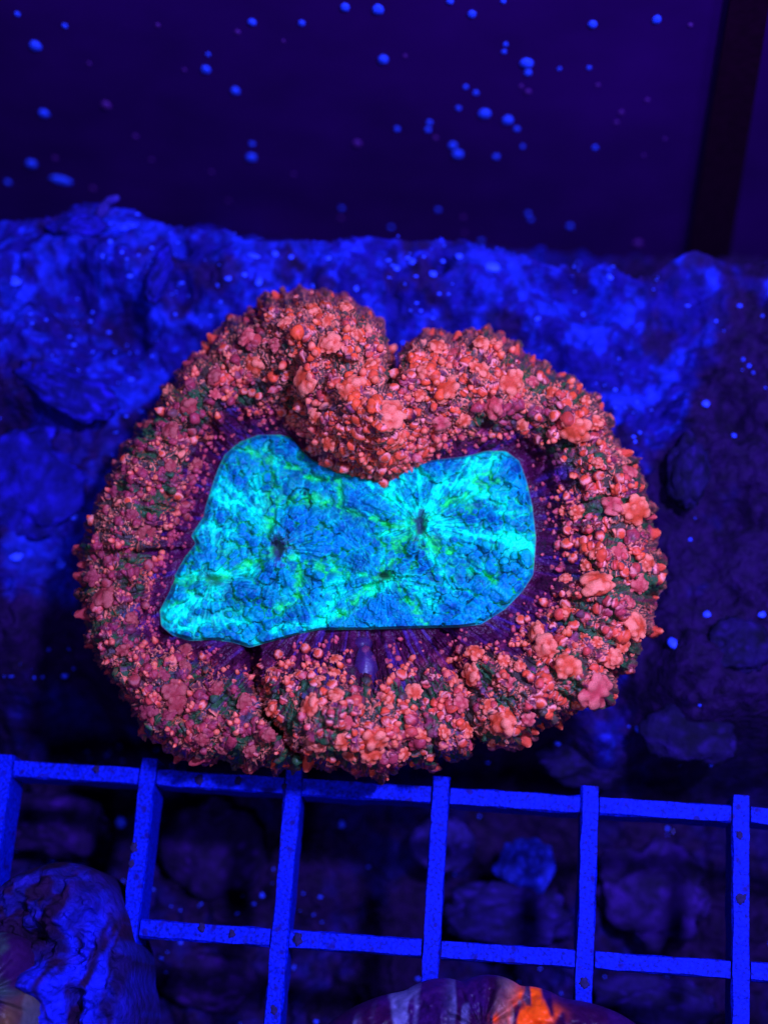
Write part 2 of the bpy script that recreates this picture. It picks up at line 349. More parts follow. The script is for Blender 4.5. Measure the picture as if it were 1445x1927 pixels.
for mx, my, a, b in mouths:
    qm = np.sqrt(((XD-mx)/a)**2+((YD-my)/b)**2); ZZ += .05*np.exp(-((qm-1.7)/.7)**2)*(1+.6*streak)-.13*np.exp(-(qm/.8)**2)
PD3 = np.stack([XD, YD, ZZ*K], -1); wd_ = 1+.28*fbm(XD/8, YD/8, 0, 2, 66)
HD = np.zeros_like(XD); DD = np.full_like(XD, 2.); ID = np.zeros_like(XD)
cy_seg = [([(735,930),(790,975)],26),([(799,961),(860,905),(925,862)],22),([(800,985),(880,1000),(1001,1023)],16),([(384,1000),(430,1000)],20),([(321,1164),(400,1110)],20),([(643,1095),(612,1143)],18),([(690,1110),(722,1095)],14),
          ([(768,1091),(810,1130)],16),([(410,925),(480,955)],24),([(345,1175),(470,1170)],10),([(760,1000),(700,1010)],8),([(480,905),(500,990)],14),([(860,900),(960,960)],14),([(700,920),(800,900)],20),([(790,1000),(850,1110)],9),([(330,1085),(470,1075)],9),([(520,1190),(640,1160)],9)]
cyan_f = np.zeros_like(XD)
for pts, wdt in cy_seg: cyan_f = np.maximum(cyan_f, np.exp(-(seg_dist(XD+9*noise(XD/20, YD/20, 0, 67), YD+9*noise(XD/20, YD/20, 0, 68), pts)/wdt)**2))
fd = []
for _ in range(2500):
    i, j = rng.integers(ND), int(math.sqrt(rng.random())**(1/.82)*(MD-1))
    if near[i, j] < 14: continue
    cf = cyan_f[i, j]
    if rng.random() < cf*.72: continue
    r = (4.5+5*rng.random()+9*rng.random()**3)*(1-.3*cf)
    fd.append((i, j, r, r*rng.uniform(1.05, 1.5)*(1-.4*cf), rng.random()))
for cx, cy in ((680, 935), (655, 965), (670, 1000), (620, 960), (940, 1120), (980, 960), (640, 1170), (500, 850), (550, 870), (470, 870), (600, 1120), (690, 1060), (880, 1160), (960, 900), (560, 1180)):
    for _ in range(16):
        x, y = cx+rng.normal(0, 24), cy+rng.normal(0, 18); a = math.atan2(y-C0[1], x-C0[0]); q = math.hypot(x-C0[0], y-C0[1])
        i = int((a+np.pi)/(2*np.pi)*ND) % ND; f = q/(rd[i]+3)
        if f < .96: r = rng.uniform(6, 12); fd.append((i, int(f**(1/.82)*(MD-1)), r, r*1.05, rng.random()))
fd.sort(key=lambda f: -f[2])
for i, j, r, h, idv in fd:
    q = max(8, rdd[i, j]); wi = min(ND//2-1, int(r*1.5/q/(2*np.pi/ND))+2); wj = int(r*1.6/(rd[i]/MD)/.8)+3
    I = np.arange(i-wi, i+wi+1) % ND; J = np.arange(max(0, j-wj), min(MD, j+wj+1)); ix = np.ix_(I, J)
    d = np.sqrt(((PD3[ix]-PD3[i, j])**2).sum(-1))/r*wd_[ix]
    hv = np.where(d < 1, HD[i, j]*.5+h*np.sqrt(np.clip(1-d**2.2, 0, 1)), 0); m = hv > HD[ix]
    HD[ix] = np.where(m, hv, HD[ix]); DD[ix] = np.where(m, d, DD[ix]); ID[ix] = np.where(m, idv, ID[ix])
fe = 1-sst(.965, 1, SD)
ZZ -= .035*(1-fe)
PD = unproj(XD, YD, ZZ+HD/K*fe+.010*fbm(XD/4, YD/4, 0, 3, 69)*fe)
blue = np.array([.0, .055, .17]); blue2 = np.array([.0, .19, .33]); cyan = np.array([.0, .92, .40]); dgreen = np.array([.01, .62, .07]); deep = np.array([.004, .035, .07]); mauve_d = np.array([.035, .006, .085])
dd = np.clip(DD, 0, 1)
c = mix(blue, blue2, np.clip(.75*sst(-.45, .55, fbm(XD/34, YD/34, 0, 3, 70))+.6*(ID-.3), 0, 1))
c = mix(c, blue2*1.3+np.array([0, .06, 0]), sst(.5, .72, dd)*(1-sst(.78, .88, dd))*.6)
cdeep = sst(.8, .96, dd)*(DD < 1.5)  # crease darkening put into the disc colour as shade, for relief
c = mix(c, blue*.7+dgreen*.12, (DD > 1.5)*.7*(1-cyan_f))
gfield = np.clip(np.exp(-(dv/16)**2)+.5*sst(-.1, .6, fbm(XD/45, YD/45, 0, 3, 71)), 0, 1)
vein = sst(.25, .0, np.abs(fbm(XD/11+.02*streak, YD/11, 0, 3, 72)))
c = mix(c, dgreen, np.clip(gfield*(.35+.9*vein)*np.where(DD > .8, 1, .3), 0, .95))
cz = np.clip(cyan_f*(.2+.8*sst(-.4, .5, streak+.8*noise(XD/7, YD/7, 0, 73)))+.3*sst(.1, .7, streak)*sst(0, 50, near)*(1-sst(120, 60, near)*0)+.25*sst(.15, .9, fbm(XD/24, YD/24, 0, 4, 74)), 0, 1)
cz *= 1-.4*(DD < .75)*(1-cyan_f)
c = mix(c, cyan, cz)
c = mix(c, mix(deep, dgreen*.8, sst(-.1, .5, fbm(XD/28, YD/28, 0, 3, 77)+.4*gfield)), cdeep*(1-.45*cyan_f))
c = mix(c, dgreen*1.1+np.array([0, .1, .02]), np.clip(np.exp(-(dv/7)**2)*sst(-.2, .4, noise(XD/8, YD/8, 0, 78))*.8, 0, 1))
wx, wy = XD+6*noise(XD/14, YD/14, 0, 171), YD+6*noise(XD/14, YD/14, 0, 172)
web = 1-sst(.02, .13, np.abs(noise(wx/15, wy/15, 0, 173))); web2 = 1-sst(.02, .12, np.abs(noise(np.cos(phi)*7+.3*noise(wx/20, wy/20, 0, 175), np.sin(phi)*7, near/70, 174)))
webm = np.clip((web*.7+web2*.8)*np.clip(.25+1.1*cyan_f+.7*gfield, 0, 1)*sst(6, 30, near), 0, 1)
c = mix(c, mix(np.array([0, 1., .5]), np.array([.01, .95, .14]), sst(-.2, .4, fbm(XD/30, YD/30, 0, 2, 176)+.6*(gfield-.5)-.5*cyan_f)), webm*np.where(DD > .6, .8, .22))
for k_, (mx, my, a, b) in enumerate(mouths):
    q = np.sqrt(((XD-mx)/a)**2+((YD-my)/b)**2)*(1+.5*noise(XD/7, YD/7, 0, 75)+.25*streak)
    c = mix(c, mauve_d*(1 if k_ < 2 else 1.4), (1-sst(.55, 1.7, q))*(.85, .6, .75, .4)[k_])
c = mix(c, mauve_d*1.3, np.exp(-((XD-530)/26)**2-((YD-1025)/26)**2)*sst(-.2, .5, streak)*.8)
c = mix(c, mix(blue2, dgreen, .4), sst(.985, .993, SD)*(1-sst(.996, 1, SD))*.35); c = mix(c, violet2, sst(.993, 1, SD))
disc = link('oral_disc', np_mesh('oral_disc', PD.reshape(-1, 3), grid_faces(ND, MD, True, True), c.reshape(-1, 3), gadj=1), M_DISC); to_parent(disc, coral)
# grid_faces order gives downward normals when theta runs clockwise in the picture; fix by looking
if disc.data.polygons[ND].normal.z < 0: disc.data.flip_normals()
if body.data.polygons[MM*5+60].normal.z < 0: body.data.flip_normals()
disc['label'] = 'cyan and blue wrinkled centre with green veins'

# ---- tentacles and vesicles that stand clear of the mantle
def knob_mesh(name, seed, kind, dim=False):
    V, Fc = ico(4 if kind == 'lump' else 3); n = V.copy()
    pol = np.arccos(np.clip(n[:, 2], -1, 1))/np.pi
    if kind == 'cap':
        rr = 1+.10*noise(n[:, 0]*2, n[:, 1]*2, n[:, 2]*2+seed, seed)
        V = n*rr[:, None]; V[:, 2] = np.where(V[:, 2] > 0, V[:, 2]*.8, V[:, 2]*1.5); nk = np.where(n[:, 2] < 0, 1-.1*n[:, 2], 1); V[:, :2] *= nk[:, None]
        if seed % 2: V[:, :2] *= (1-.42*np.clip(n[:, 2]+.25, 0, 1.2))[:, None]; V[:, 2] = np.where(V[:, 2] > 0, V[:, 2]*1.45, V[:, 2]); V[:, 0] += .3*np.clip(n[:, 2], 0, 1)**2
        V += n*(.10*fbm(n[:, 0]*3.5, n[:, 1]*3.5, n[:, 2]*3.5+seed, 2, seed+50))[:, None]
        V[:, 2] += .4
    elif kind == 'lump':
        rr = np.ones(len(V))*.74; r_ = np.random.default_rng(seed)
        for _ in range(30):
            d = r_.normal(size=3); d[2] = abs(d[2])*.8; d /= np.linalg.norm(d); q = np.arccos(np.clip(n@d, -1, 1)); w_ = r_.uniform(.14, .46)
            rr = np.maximum(rr, .72+r_.uniform(.10, .38)*np.sqrt(np.clip(1-(q/w_)**2.4, 0, 1)))
        rr += .05*fbm(n[:, 0]*5, n[:, 1]*5, n[:, 2]*5+seed, 2, seed); V = n*rr[:, None]; V[:, 2] *= .8
    else:   # spike
        t = (n[:, 2]+1)/2; V = n.copy(); wd = np.interp(t, [0, .2, .45, .75, .93, 1], [1.15, 1.25, .95, .62, .42, .0])
        q = np.hypot(n[:, 0], n[:, 1])+1e-6; V[:, 0] = n[:, 0]/q*wd; V[:, 1] = n[:, 1]/q*wd*.8; V[:, 2] = -1+t*3.0
        V[:, :2] *= (1+.30*fbm(n[:, 0]*2.4, n[:, 1]*2.4, t*4+seed, 2, seed))[:, None]; V[:, 0] += .28*(t**2)*math.sin(seed*2.1)
    w_ = noise(n[:, 0]*3, n[:, 1]*3, n[:, 2]*3, seed+9)*.05; p = pol+w_
    vr = (seed*37 % 10)/10.
    base = mix(red, orange, np.full(len(V), .15+.35*vr))
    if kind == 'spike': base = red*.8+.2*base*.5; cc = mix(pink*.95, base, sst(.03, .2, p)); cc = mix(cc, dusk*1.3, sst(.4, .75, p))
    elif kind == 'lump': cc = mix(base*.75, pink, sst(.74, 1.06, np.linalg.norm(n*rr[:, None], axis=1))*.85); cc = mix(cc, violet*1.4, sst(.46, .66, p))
    else:
        cc = mix(base*.8, base*.95, sst(.04, .14, p)); cc = mix(cc, np.array([1.0, .50, .22]), sst(.2, .29, p)*(1-sst(.36, .44, p))*.9); cc = mix(cc, violet*1.5, sst(.42, .58, p))  # pale ring paints the translucent rim glow
    if seed % 4 == 3: cc = mix(cc, mauve*1.15, np.full(len(V), .45))
    if dim: cc = mix(cc*.65, mauve*.75, np.full(len(V), .5))  # dim copy: left-side shade mixed into its vertex colour
    return np_mesh(name, V, Fc, cc)
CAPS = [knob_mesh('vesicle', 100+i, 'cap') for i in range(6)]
LUMPS = [knob_mesh('vesicle_cluster', 200+i, 'lump') for i in range(9)]
SPIKES = [knob_mesh('tentacle', 300+i, 'spike') for i in range(6)]
CAPS_D = [knob_mesh('vesicle', 100+i, 'cap', True) for i in range(6)]  # shaded copies for the coral's left side
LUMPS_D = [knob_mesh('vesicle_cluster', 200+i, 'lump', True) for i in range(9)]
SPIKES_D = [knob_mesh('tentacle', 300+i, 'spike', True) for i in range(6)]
def at_px(x, y):
    a = math.atan2(y-C0[1], x-C0[0]); q = math.hypot(x-C0[0], y-C0[1]); i = int((a+np.pi)/(2*np.pi)*NT) % NT
    f = (q-RI[i])/(RO[i]-RI[i]); return i, int(np.clip(f, 0, 1)*(MS-1)), f
def place(name, me, pos, axis, r, hz=1.0, spin=None):
    o = bpy.data.objects.new(name, me)
    if not len(me.materials): me.materials.append(M_FLESH)
    COL.objects.link(o)
    q = Vector(axis).to_track_quat('Z', 'Y'); Rm = q.to_matrix().to_4x4() @ Matrix.Rotation(rng.uniform(0, 6.28) if spin is None else spin, 4, 'Z')
    o.matrix_world = Matrix.Translation(Vector(pos)) @ Rm @ Matrix.Diagonal((r, r*rng.uniform(.85, 1.15), r*hz, 1))
    mw = o.matrix_world.copy(); o.parent = coral; o.matrix_parent_inverse = Matrix.Translation(-Vector(coral.location)); o.matrix_basis = mw
    return o
HAND = [(735,785,26),(773,780,11),(742,826,20),(827,790,20),(843,735,24),(900,700,22),(960,717,22),(935,765,22),(984,800,13),(778,858,10),(720,848,11),(718,874,10),(725,900,9),(1083,806,26),(1118,800,18),(1165,855,14),(1180,890,17),(1165,905,9),
(1125,872,12),(1125,895,10),(1105,915,10),(1155,955,21),(1192,960,24),(1085,960,15),(1067,1000,8),(1128,1001,9),(1165,1003,9),(1052,1026,9),(1069,1026,10),(1088,1027,8),(1104,1020,9),(1080,1054,9),(1107,1062,12),(1125,1042,14),(1165,1040,15),(1122,1105,27),
(1065,1092,13),(1062,1156,13),(1066,1135,9),(1100,1162,9),(1102,1200,12),(1121,1213,12),(1079,1181,9),(1026,1137,9),(1013,1190,17),(1035,1220,24),(1064,1257,25),(978,1257,13),(963,1291,12),(893,1232,15),(946,1245,13),(891,1270,20),(1020,1314,10),
(1003,1281,8),(1030,1291,9),(950,1359,26),(965,1371,10),(1115,1300,32),(980,1169,8),(994,1169,7),(752,1274,10),(726,1316,15),(779,1304,15),(777,1359,11),(792,1388,20),(849,1281,15),(859,1325,15),(876,1376,14),(705,1388,22),(756,1418,14),(1182,1135,12),
(633,1244,12),(603,1285,13),(629,1270,12),(627,1294,10),(575,1272,9),(564,1274,8),(588,1276,9),(600,1233,8),(575,1224,9),(513,1268,12),(487,1265,8),(509,1296,12),(487,1303,8),(490,1327,6),(522,1233,9),(516,1335,15),(588,1329,20),(651,1359,14),(644,1390,20),
(596,1398,17),(609,1324,9),(633,1318,15),(570,1350,9),(697,1411,20),(731,1320,15),(326,1302,20),(317,1348,13),(348,1228,14),(346,1257,12),(407,1296,13),(457,1320,15),(282,1337,16),(280,1063,11),(208,1091,9),(208,1054,9),(180,1085,16),(202,1132,22),(245,1167,14),
(272,1137,8),(274,993,20),(413,1359,13),(330,1322,20),(397,656,11),(425,660,10),(476,641,17),(445,695,14),(409,711,15),(481,686,20),(474,740,9),(427,727,8),(456,738,7),(490,745,7),(521,729,9),(404,745,12),(580,718,25),(625,650,21),(661,731,24),(686,765,14),
(627,790,13),(625,830,16),(697,830,16),(670,632,14),(697,632,12),(620,605,13),(674,801,10),(654,844,11),(656,871,10),(625,864,8),(589,842,9),(368,873,12),(359,898,8),(362,808,9),(328,815,16),(287,799,15),(355,767,20),(319,875,13),(247,970,12),(348,952,8),
(350,972,8),(328,979,7),(260,932,7),(598,776,12),(540,610,17),(585,590,16),(650,580,14),(520,650,14),(560,665,15),(700,690,17),(820,660,16),(860,665,15),(905,655,15),(800,700,16),(790,745,12),(870,790,15),(1000,720,12),(1040,740,12),(1100,760,14),(1215,1060,15),(1200,1100,16),
(1190,1180,22),(1150,1240,18),(1170,1215,14),(1090,1320,14),(990,1350,14),(920,1330,14),(830,1380,14),(660,1420,14),(560,1420,14),(470,1410,15),(420,1405,14),(380,1390,14),(500,1380,13),(305,1270,12),(255,1285,10),(230,1220,13)]
count = 0; used = []
def mantle_pt(i, j): return P[i, j], NB[i, j]
for x, y, r in HAND:
    r *= 1.16
    i, j, f = at_px(x, y)
    p, n = mantle_pt(i, min(j, MS-8)); rr = r/K; n = n+np.array([0, 0, .5])
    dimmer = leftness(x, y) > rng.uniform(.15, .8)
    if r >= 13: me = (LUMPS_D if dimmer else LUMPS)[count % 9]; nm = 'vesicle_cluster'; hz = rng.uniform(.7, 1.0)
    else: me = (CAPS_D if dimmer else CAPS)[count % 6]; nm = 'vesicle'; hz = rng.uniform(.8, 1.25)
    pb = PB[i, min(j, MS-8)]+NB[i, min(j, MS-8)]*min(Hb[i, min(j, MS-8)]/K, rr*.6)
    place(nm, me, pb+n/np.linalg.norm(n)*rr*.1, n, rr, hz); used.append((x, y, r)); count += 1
# rim tentacles pointing outward along the outline
tt = -np.pi
while tt < np.pi and count < 292:
    i = int((tt+np.pi)/(2*np.pi)*NT) % NT; q = RO[i]
    tt += rng.uniform(20, 44)/q*(1 if rng.random() < .75 else 1.6)
    f = rng.uniform(.93, .975); j = int(f*(MS-1)); a = th[i]
    p = PB[i, j]; out = unproj(C0[0]+(q+60)*math.cos(a), C0[1]+(q+60)*math.sin(a), p[2]) - p; out /= np.linalg.norm(out)
    if abs(C0[0]+q*math.cos(a)-745) < 28 and math.sin(a) < -.5: continue
    ax = out+np.array([rng.normal(0, .25), rng.normal(0, .25), rng.uniform(.25, .7)]); r = rng.uniform(6.0, 10)/K
    if rng.random() < .3: r *= rng.uniform(1.4, 2.0)
    sx_, sy_ = C0[0]+q*math.cos(a), C0[1]+q*math.sin(a); dimmer = leftness(sx_, sy_) > .3; kk = rng.random()
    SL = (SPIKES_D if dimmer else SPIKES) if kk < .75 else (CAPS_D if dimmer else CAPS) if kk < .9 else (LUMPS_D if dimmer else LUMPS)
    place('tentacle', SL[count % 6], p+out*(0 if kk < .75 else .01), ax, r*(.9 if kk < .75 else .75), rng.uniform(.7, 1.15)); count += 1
tries = 0
while count < 300 and tries < 4000:
    tries += 1; i = rng.integers(NT); f = rng.uniform(.25, .93); j = int(f*(MS-1)); x, y = X[i, j], Y[i, j]; r = rng.uniform(7, 13)
    if any((x-a)**2+(y-b)**2 < (r+c_)**2 for a, b, c_ in used) or zone_bare(x, y, f, 0) > .4: continue
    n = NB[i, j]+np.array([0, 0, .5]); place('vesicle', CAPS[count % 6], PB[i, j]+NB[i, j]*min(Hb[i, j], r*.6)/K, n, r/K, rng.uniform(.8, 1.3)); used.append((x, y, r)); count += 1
# the smaller knobs: one joined part
Vk, Fk = ico(2); VV, FF, CL = [], [], []; off = 0
lf_n = 0; tries = 0
while lf_n < 620 and tries < 9000:
    tries += 1; i = rng.integers(NT); f = rng.uniform(.02, .985) if lobe[i] > .4 else rng.uniform(.08, .985); j = int(f*(MS-1)); x, y = X[i, j], Y[i, j]
    lfv = leftness(x, y); lb = lobe[i]
    if f < .2 and rng.random() > .35+.65*lfv+.5*lb: continue
    if zone_bare(x, y, f, 0) > rng.uniform(.3, .9) or GN[i, j] > rng.uniform(.4, 1) or LB[i, j] < rng.uniform(0, .5)*(f > .3): continue
    r = rng.uniform(3.4, 6.8) if f > .22 or lb > .5 else rng.uniform(2.2, 4.4)
    if any((x-a)**2+(y-b)**2 < (r*.5+c_)**2 for a, b, c_ in used): continue
    if f > .9: r *= 1.1
    if lb > .6: r *= 1.25
    n = NB[i, j]*1.0+np.array([rng.normal(0, .2), rng.normal(0, .2), .4])
    if f > .85: n[:2] += .7*np.array([math.cos(th[i]), -math.sin(th[i])])
    n /= np.linalg.norm(n); a1 = np.cross(n, [.3, .5, .8]); a1 /= np.linalg.norm(a1); a2 = np.cross(n, a1)
    rr = r/K; st = rng.uniform(.9, 1.9); q = Vk.copy(); tp = rng.uniform(.1, .6); q[:, :2] *= np.where(q[:, 2:3] < 0, 1.0-.25*q[:, 2:3], 1.0-tp*q[:, 2:3]); q[:, 0] += tp*.5*np.clip(Vk[:, 2], 0, 1)**2; q[:, 2] = (q[:, 2]+.35)*st
    q *= 1+.14*noise(Vk[:, 0]*2+i, Vk[:, 1]*2, Vk[:, 2]*2+j, 5)[:, None]
    p = PB[i, j]+NB[i, j]*Hb[i, j]/K*.8
    VV.append(p+rr*(q[:, :1]*a1+q[:, 1:2]*a2+q[:, 2:]*n)); FF.append(Fk+off); off += len(Vk)
    pol = np.arccos(np.clip(Vk[:, 2], -1, 1))/np.pi; b_ = red*.9 if rng.random() < .7 else orange*.8
    cc = mix(b_, pink*.95, sst(.1, .22, pol)*(1-sst(.36, .5, pol))*.7); cc = mix(cc, violet*1.6, sst(.48, .7, pol)); m_ = .7*(f < .25)*(1-lb)+.3*lfv*rng.random(); CL.append(mix(cc, mauve*(1+.5*rng.random()), np.full(len(Vk), min(m_, .9)))); lf_n += 1  # pink ring is painted rim glow; left ones also painted duskier as shade
o = link('small_vesicles', np_mesh('small_vesicles', np.concatenate(VV), np.concatenate(FF), np.concatenate(CL)), M_FLESH); to_parent(o, coral); o['kind'] = 'stuff'
# smooth translucent bladders swelling out of the mantle
M_BLAD = mat('bladder', base=(.06, .03, .13), rough=.35, spec=.4, nscale=5, namt=.4, bump=.25, bscale=18, bdist=.02, alpha=.45)
for x, y, rx, ry, lab in [(682,1215,22,17,'smooth violet bladder under the edge of the disc'),(688,1262,22,48,'long violet bladder below the disc'),(748,694,9,22,'blue-grey tip in the cleft')]:
    i, j, f = at_px(x, y); V, Fc = ico(4); V = V*(1+.1*noise(V[:, 0]*2, V[:, 1]*2, V[:, 2]*2+x, 4))[:, None]
    z = PB[i, j][2]-.02; cpt = unproj(x, y, z); ex = unproj(x+1, y, z)-cpt; ey = unproj(x, y+1, z)-cpt
    V = cpt+V[:, :1]*ex*rx+V[:, 1:2]*ey*ry+V[:, 2:]*np.array([0, 0, .12 if x != 748 else .35])
    o = link('bladder', np_mesh('bladder', V, Fc), M_BLAD); to_parent(o, coral); o['label'] = lab

# ================================================================== ROCK LEDGE AND TANK BOTTOM
EDGE = [(-700,430),(-200,420),(0,408),(100,403),(180,398),(290,404),(420,428),(460,443),(600,455),(690,448),(760,460),(860,465),(940,480),(1000,487),(1100,497),(1200,492),(1290,468),(1450,470),(1900,480),(2400,490)]
EW = unproj([p[0] for p in EDGE], [p[1] for p in EDGE], .05)
NXr, NYr = 760, 640
xs = np.linspace(-6, 17, NXr); ys = np.linspace(-9, 8.95, NYr); XR, YR = np.meshgrid(xs, ys, indexing='ij')
YE = np.interp(XR, EW[:, 0], EW[:, 1])+.10*fbm(XR*1.6, XR*0+2, 0, 3, 81)
zb = -.55+.35*fbm(XR*.45, YR*.45, 0, 3, 82)
zb += .55*sst(1.5, -1, XR)*sst(2, 5, YR)                # higher on the left
zb += .35*sst(1.4, .2, YE-YR)
zb -= .7*sst(8.6, 11, XR)
front = sst(.15, 1.3, YR-(.25+.25*noise(XR*1.2, XR*0, 0, 83)))
zb = zb*front+(-3.3+.55*fbm(XR*.6, YR*.6, 0, 3, 84))*(1-front)
zb = zb*(1-sst(-.12, .35, YR-YE))+(-4.6)*sst(-.12, .35, YR-YE)
det = .16*fbm(XR*2.1, YR*2.1, zb, 4, 85)+.10*np.abs(fbm(XR*3.3, YR*3.3, 0, 4, 86))-.12*sst(.25, .7, fbm(XR*1.3, YR*1.3, 0, 3, 87))
ZR = zb+det+.045*fbm(XR*12, YR*12, 0, 3, 88)+.012*noise(XR*30, YR*30, 0, 104)
ee = np.exp(-(np.clip(YE-YR, 0, 9)/.55)**2)*(YR < YE+.05); ZR = ZR*(1-ee)+(.02+.35*det)*ee
def wpt(px, py, z=-.3): return unproj(px, py, z)
for px, py, r, a in [(235,600,.28,-.8),(120,560,.35,-.5),(160,640,.4,-.4),(25,810,.38,-.9),(345,490,.12,-.3),(1150,1300,.5,-.8),(1210,620,.9,-.6),(1230,1330,.35,-.6),(200,1370,.6,-1.4),(90,1290,.35,-.8),(130,1370,.5,-1.2),(230,1300,.4,-1.0),(300,1440,.5,-.8),
                     (60,1170,.25,-.5),(110,1220,.3,-.6),(1100,560,.3,-.5),(1380,760,.3,-.4),(1390,950,.3,-.5),(1400,480,.4,-.4),(830,520,.12,-.3),(1040,535,.2,-.3),(340,560,.2,-.3),(400,640,.25,-.2),
                     (60,760,.8,.35),(110,700,.8,.25),(300,530,.3,.2),(640,500,.4,.15),(1290,1400,.4,.3),(1100,1420,.4,.2),(1290,1230,.3,.25)]:
    q = wpt(px, py); ZR += a*np.exp(-((XR-q[0])**2+(YR-q[1])**2)/r**2)
# crust colours: blue coralline crust over dark bare rock, darker towards the right and below the grid
PXr, PYr = to_px(np.stack([XR, YR, ZR], -1))
crust = fbm(XR*1.1, YR*1.1, 0, 4, 89)*.8+.35*fbm(XR*6, YR*6, 0, 3, 90)
area_w = .25+.75*sst(.9, .2, np.abs(YE-YR-.6)/2.2)+.35*sst(3.2, 0, XR)*sst(1.5, 3, YR)-1.15*sst(6.6, 8.8, XR)*(1-.25*ee)-.1*sst(2.5, 1, YR)
k1 = sst(-.55, .6, crust+area_w-.45)
lowf = 1-front; spk = sst(.15, .75, fbm(XR*7, YR*7, 0, 4, 98)+.5*noise(XR*1.5, YR*1.5, 0, 99)); rbl = sst(-.1, .5, noise(XR*26, YR*26, 0, 100))
dark = np.array([.009, .001, .032]); bl = np.array([.005, .003, .125]); bright = np.array([.008, .03, .40]); dimb = np.array([.006, .002, .06])
cr = mix(dark, bl, k1); cr = mix(cr, bright, sst(.45, .85, fbm(XR*3, YR*3, 0, 4, 93)+.4*(area_w-.4))*.8*k1)
cr = mix(cr, bright*1.25, spk*k1*(.35+.5*rbl)); cr = mix(cr, dark, sst(.2, .7, fbm(XR*2.3+9, YR*2.3, 0, 4, 103))*.85)
cr = mix(cr, mix(dark*.8, dimb, sst(-.3, .6, crust)), lowf*.85)
for px, py, r, cc, z in [(250,430,.5,bright,0),(330,440,.35,bright,0),(130,990,.5,bright,-.3),(110,900,.6,bl,-.3),(200,880,.3,bright,-.3),(40,1010,.25,bright,-.3),(110,1060,.2,bright,-.3),(540,470,.3,bright,0),(900,510,.3,bright,0),(700,560,.5,bl,0),(850,620,.4,bl,-.2)]:
    q = wpt(px, py, z); cr = mix(cr, cc, .75*np.exp(-((XR-q[0])**2+(YR-q[1])**2)/r**2)*sst(-.4, .5, fbm(XR*5, YR*5, 0, 3, 94)))
rock = link('rock_ledge', np_mesh('rock_ledge', np.stack([XR, YR, ZR], -1).reshape(-1, 3), grid_faces(NXr, NYr), cr.reshape(-1, 3)), M_ROCK)
tag(rock, 'rough live rock ledge crusted in deep blue under the coral', kind='structure')
def rock_z(x, y):
    i = int(np.clip((x-xs[0])/(xs[1]-xs[0]), 0, NXr-1)); j = int(np.clip((y-ys[0])/(ys[1]-ys[0]), 0, NYr-1)); return ZR[i, j]
def on_rock(px, py):
    z = -.3
    for _ in range(14):
        q = unproj(px, py, z); z = z*.5+.5*rock_z(q[0], q[1])
    return unproj(px, py, z)

# ---- tank panes and the black corner seam
YW = 9.0
def box_mesh(name, p0, p1, bev=0):
    x0, y0, z0 = p0; x1, y1, z1 = p1
    V = [(x0,y0,z0),(x1,y0,z0),(x1,y1,z0),(x0,y1,z0),(x0,y0,z1),(x1,y0,z1),(x1,y1,z1),(x0,y1,z1)]
    return np_mesh(name, np.array(V), np.array([(3,2,1,0),(4,5,6,7),(0,1,5,4),(1,2,6,5),(2,3,7,6),(3,0,4,7)]), smooth=False)
sa, sb = unproj_y(1372, 0, YW-.05), unproj_y(1292, 480, YW-.05); sc_, sd_ = unproj_y(1447, 0, YW-.05), unproj_y(1372, 480, YW-.05)
pane = link('back_wall', box_mesh('back_wall', (-9, YW, -6), (20, YW+.4, 12)), M_PANE)
tag(pane, 'dark violet back pane of the tank behind the rock', kind='structure')
V = []
def ext(a, b, z): return a+(b-a)*((z-a[2])/(b[2]-a[2]))
for yy in (YW-.10, YW+.01):
    for a, b, z in ((sa, sb, -5.8), (sc_, sd_, -5.8), (sc_, sd_, 8), (sa, sb, 8)):
        q = ext(a, b, z); V.append((q[0], yy, z))
seam = link('corner_seam', np_mesh('corner_seam', np.array(V), np.array([(0,1,2,3),(7,6,5,4),(0,4,5,1),(1,5,6,2),(2,6,7,3),(3,7,4,0)]), smooth=False), M_SEAM)
tag(seam, 'slanting black strip down the right side of the back pane', 'tank seam')

# ---- specks and bubbles clinging to the back pane
def blob(name, seed, sub=3, amp=.12):
    V, Fc = ico(sub); V = V*(1+amp*noise(V[:, 0]*1.8, V[:, 1]*1.8, V[:, 2]*1.8+seed, seed))[:, None]; return np_mesh(name, V, Fc)
BUB = [blob('bubble', 400+i) for i in range(4)]; FBUB = [blob('bubble', 410+i) for i in range(2)]
for m_ in BUB: m_.materials.append(M_SPECK)
for m_ in FBUB: m_.materials.append(M_FAINT)
G1 = 'bright blue bubbles on the back pane'; G2 = 'faint specks on the back pane'
def wall_bubble(px, py, d, label, faint=False, el=1.0, rot=0):
    q = unproj_y(px, py, YW-.02); me = (FBUB if faint else BUB)[int(px) % (2 if faint else 4)]
    o = bpy.data.objects.new('bubble', me); COL.objects.link(o); r = d/2/150.
    o.location = (q[0], YW-r*.05, q[2]); o.scale = (r*el*.9, r*.4, r*1.25); o.rotation_euler = (0, rot, 0)
    tag(o, label, 'bubble', G2 if faint else G1)
